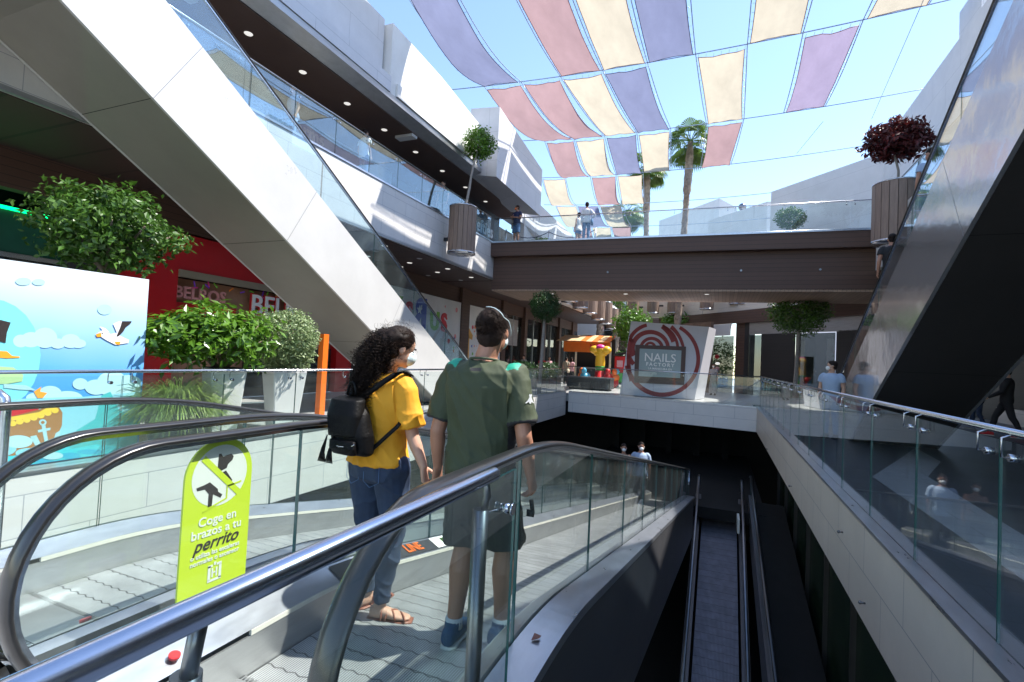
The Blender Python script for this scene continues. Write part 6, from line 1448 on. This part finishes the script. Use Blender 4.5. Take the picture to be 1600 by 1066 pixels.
human('masked man in grey blue polo riding up beside the woman in striped vest',V3(-1.98,14.6,at(981,689,Y=14.6).z-1.78),face=165,H=1.78,top_='cl_lightblue',bottom='cl_grey',sleeve=.7,mask='white_letter',skin='skin_tan',group='masked pair far down the walkway')
v=at(1300,575,Y=13.6); human('masked man in light blue shirt standing at the foot of the steel escalator',V3(v.x,13.6,0),face=-150,H=v.z+.16,top_='cl_lightblue',bottom='cl_blue',mask='white_letter',head_yaw=60,group='shoppers near the shopfronts')
pp('masked woman in patterned dress standing by the lit shop beside the sign box',1114,613,Z=0,Y=29.5,face=190,H=1.70,fem=True,top_='cl_floral',bottom='cl_floral',skirt=True,mask='white_letter',group='shoppers near the shopfronts')
pp('tall person dressed in black with bright red shoes in the shade on the right',1572,684,Z=0,face=-70,H=1.9,top_='cl_black',bottom='cl_black',shoe='cl_red',sleeve=1.2,J=dict(anL=(-.12,-.28,.10),anR=(.12,.30,.085),knL=(-.1,-.1,.49),knR=(.11,.2,.49),wrL=(-.1,.32,.98),elL=(-.25,.1,1.12)),group=None)
pp('person in jeans and grey sneakers half hidden behind the foot of the steel escalator',1528,672,Z=0,face=-80,H=1.7,top_='cl_black',bottom='denim',shoe='cl_grey',stance=1,group=None)
v=at(1455,238,X=3.5); human('dark haired woman riding high up on the steel escalator',V3(3.5,v.y,v.z-1.58),face=0,H=1.66,fem=True,top_='cl_lightblue',bottom='cl_blue',longhair=True,skin='skin_tan',group='riders on the steel escalator',head_yaw=-40)
v=at(1393,420,X=3.5); human('person in black shorts riding lower down on the steel escalator',V3(3.5,v.y,v.z-.95),face=0,H=1.74,top_='cl_black',bottom='cl_black',shorts=.8,skin='skin_tan',group='riders on the steel escalator')
for i,(px,Y,f,kw) in enumerate(((910,31.5,20,dict(top_='cl_khaki',bottom='cl_black',longhair=False,bag='cream')),(918,31.8,10,dict(fem=True,top_='cl_pink',bottom='cl_black',longhair=True)),(873,33.5,170,dict(top_='cl_red',bottom='cl_black')),(884,33.8,150,dict(fem=True,top_='cl_pink',bottom='cl_grey',longhair=True)),(845,30,200,dict(top_='cl_floral',bottom='cl_grey')))):
    labs=('shopper in beige top carrying a cream bag, left of the yellow ride','long haired shopper in pink top just left of the yellow ride','person in red top standing at the kiosk counter','long haired person in pink sitting area beside the kiosk','distant shopper under the left soffit near the dark shop windows')
    pp(labs[i],px,0,Z=0,Y=Y,face=f,H=1.70,voxel=.014,group='shoppers around the kiosk',**kw)
v=at(941,532,Y=58.2); human('far off walker in pink and white on the distant terrace between the palm trunks',V3(v.x,58.2,at(940,530,Y=57).z),face=60,H=1.75,fem=True,top_='cl_pink',bottom='cl_grey',voxel=.016,group='shoppers around the kiosk',stance=1)
# a few dry leaves and the small things on the metal decks
for i,(p,X_,zo) in enumerate((((838,979),-.72,.266),((1195,0),0,0))):
    if i: break
    v=at(p[0],p[1],X=X_); b=MB(); y=v.y; z=zr(y)+.262; b.add([(X_-.012,y-.03,z+.004),(X_+.02,y-.01,z+.012),(X_+.016,y+.03,z+.003),(X_-.014,y+.02,z+.013),(X_,y,z+.002)],[(0,1,4),(1,2,4),(2,3,4),(3,0,4)]); tag(b.build('dry_leaf','leather_tan'),'small dry brown leaf lying on the metal deck below the guard rail','leaf')
# ------------------------------------------------------------------ light
SD=Vector((.55,.30,1.0)).normalized()
w=bpy.data.worlds.new('World'); scn.world=w; w.use_nodes=True; N=w.node_tree.nodes; L=w.node_tree.links
sk=N.new('ShaderNodeTexSky'); sk.sky_type='NISHITA'; sk.sun_disc=False; sk.sun_elevation=math.asin(SD.z); sk.sun_rotation=math.atan2(SD.x,SD.y)
sk.air_density=1.0; sk.dust_density=.25; sk.ozone_density=1.6
L.new(sk.outputs[0],N['Background'].inputs[0]); N['Background'].inputs[1].default_value=.15
sl=bpy.data.lights.new('sun','SUN'); sl.energy=3.9; sl.angle=R(.5); sl.color=(1,.955,.89)
so=bpy.data.objects.new('sun',sl); col.objects.link(so); so.rotation_euler=SD.to_track_quat('Z','Y').to_euler(); so.location=(20,20,30)
vs_=scn.view_settings; vs_.view_transform='Standard'; vs_.look='None'; vs_.exposure=1.32; vs_.gamma=1
scn.render.engine='CYCLES'
c=scn.cycles; c.max_bounces=8; c.transparent_max_bounces=32; c.glossy_bounces=4; c.diffuse_bounces=4; c.transmission_bounces=6; c.caustics_reflective=False; c.caustics_refractive=False; c.sample_clamp_indirect=6
scn.render.resolution_x=1024; scn.render.resolution_y=682
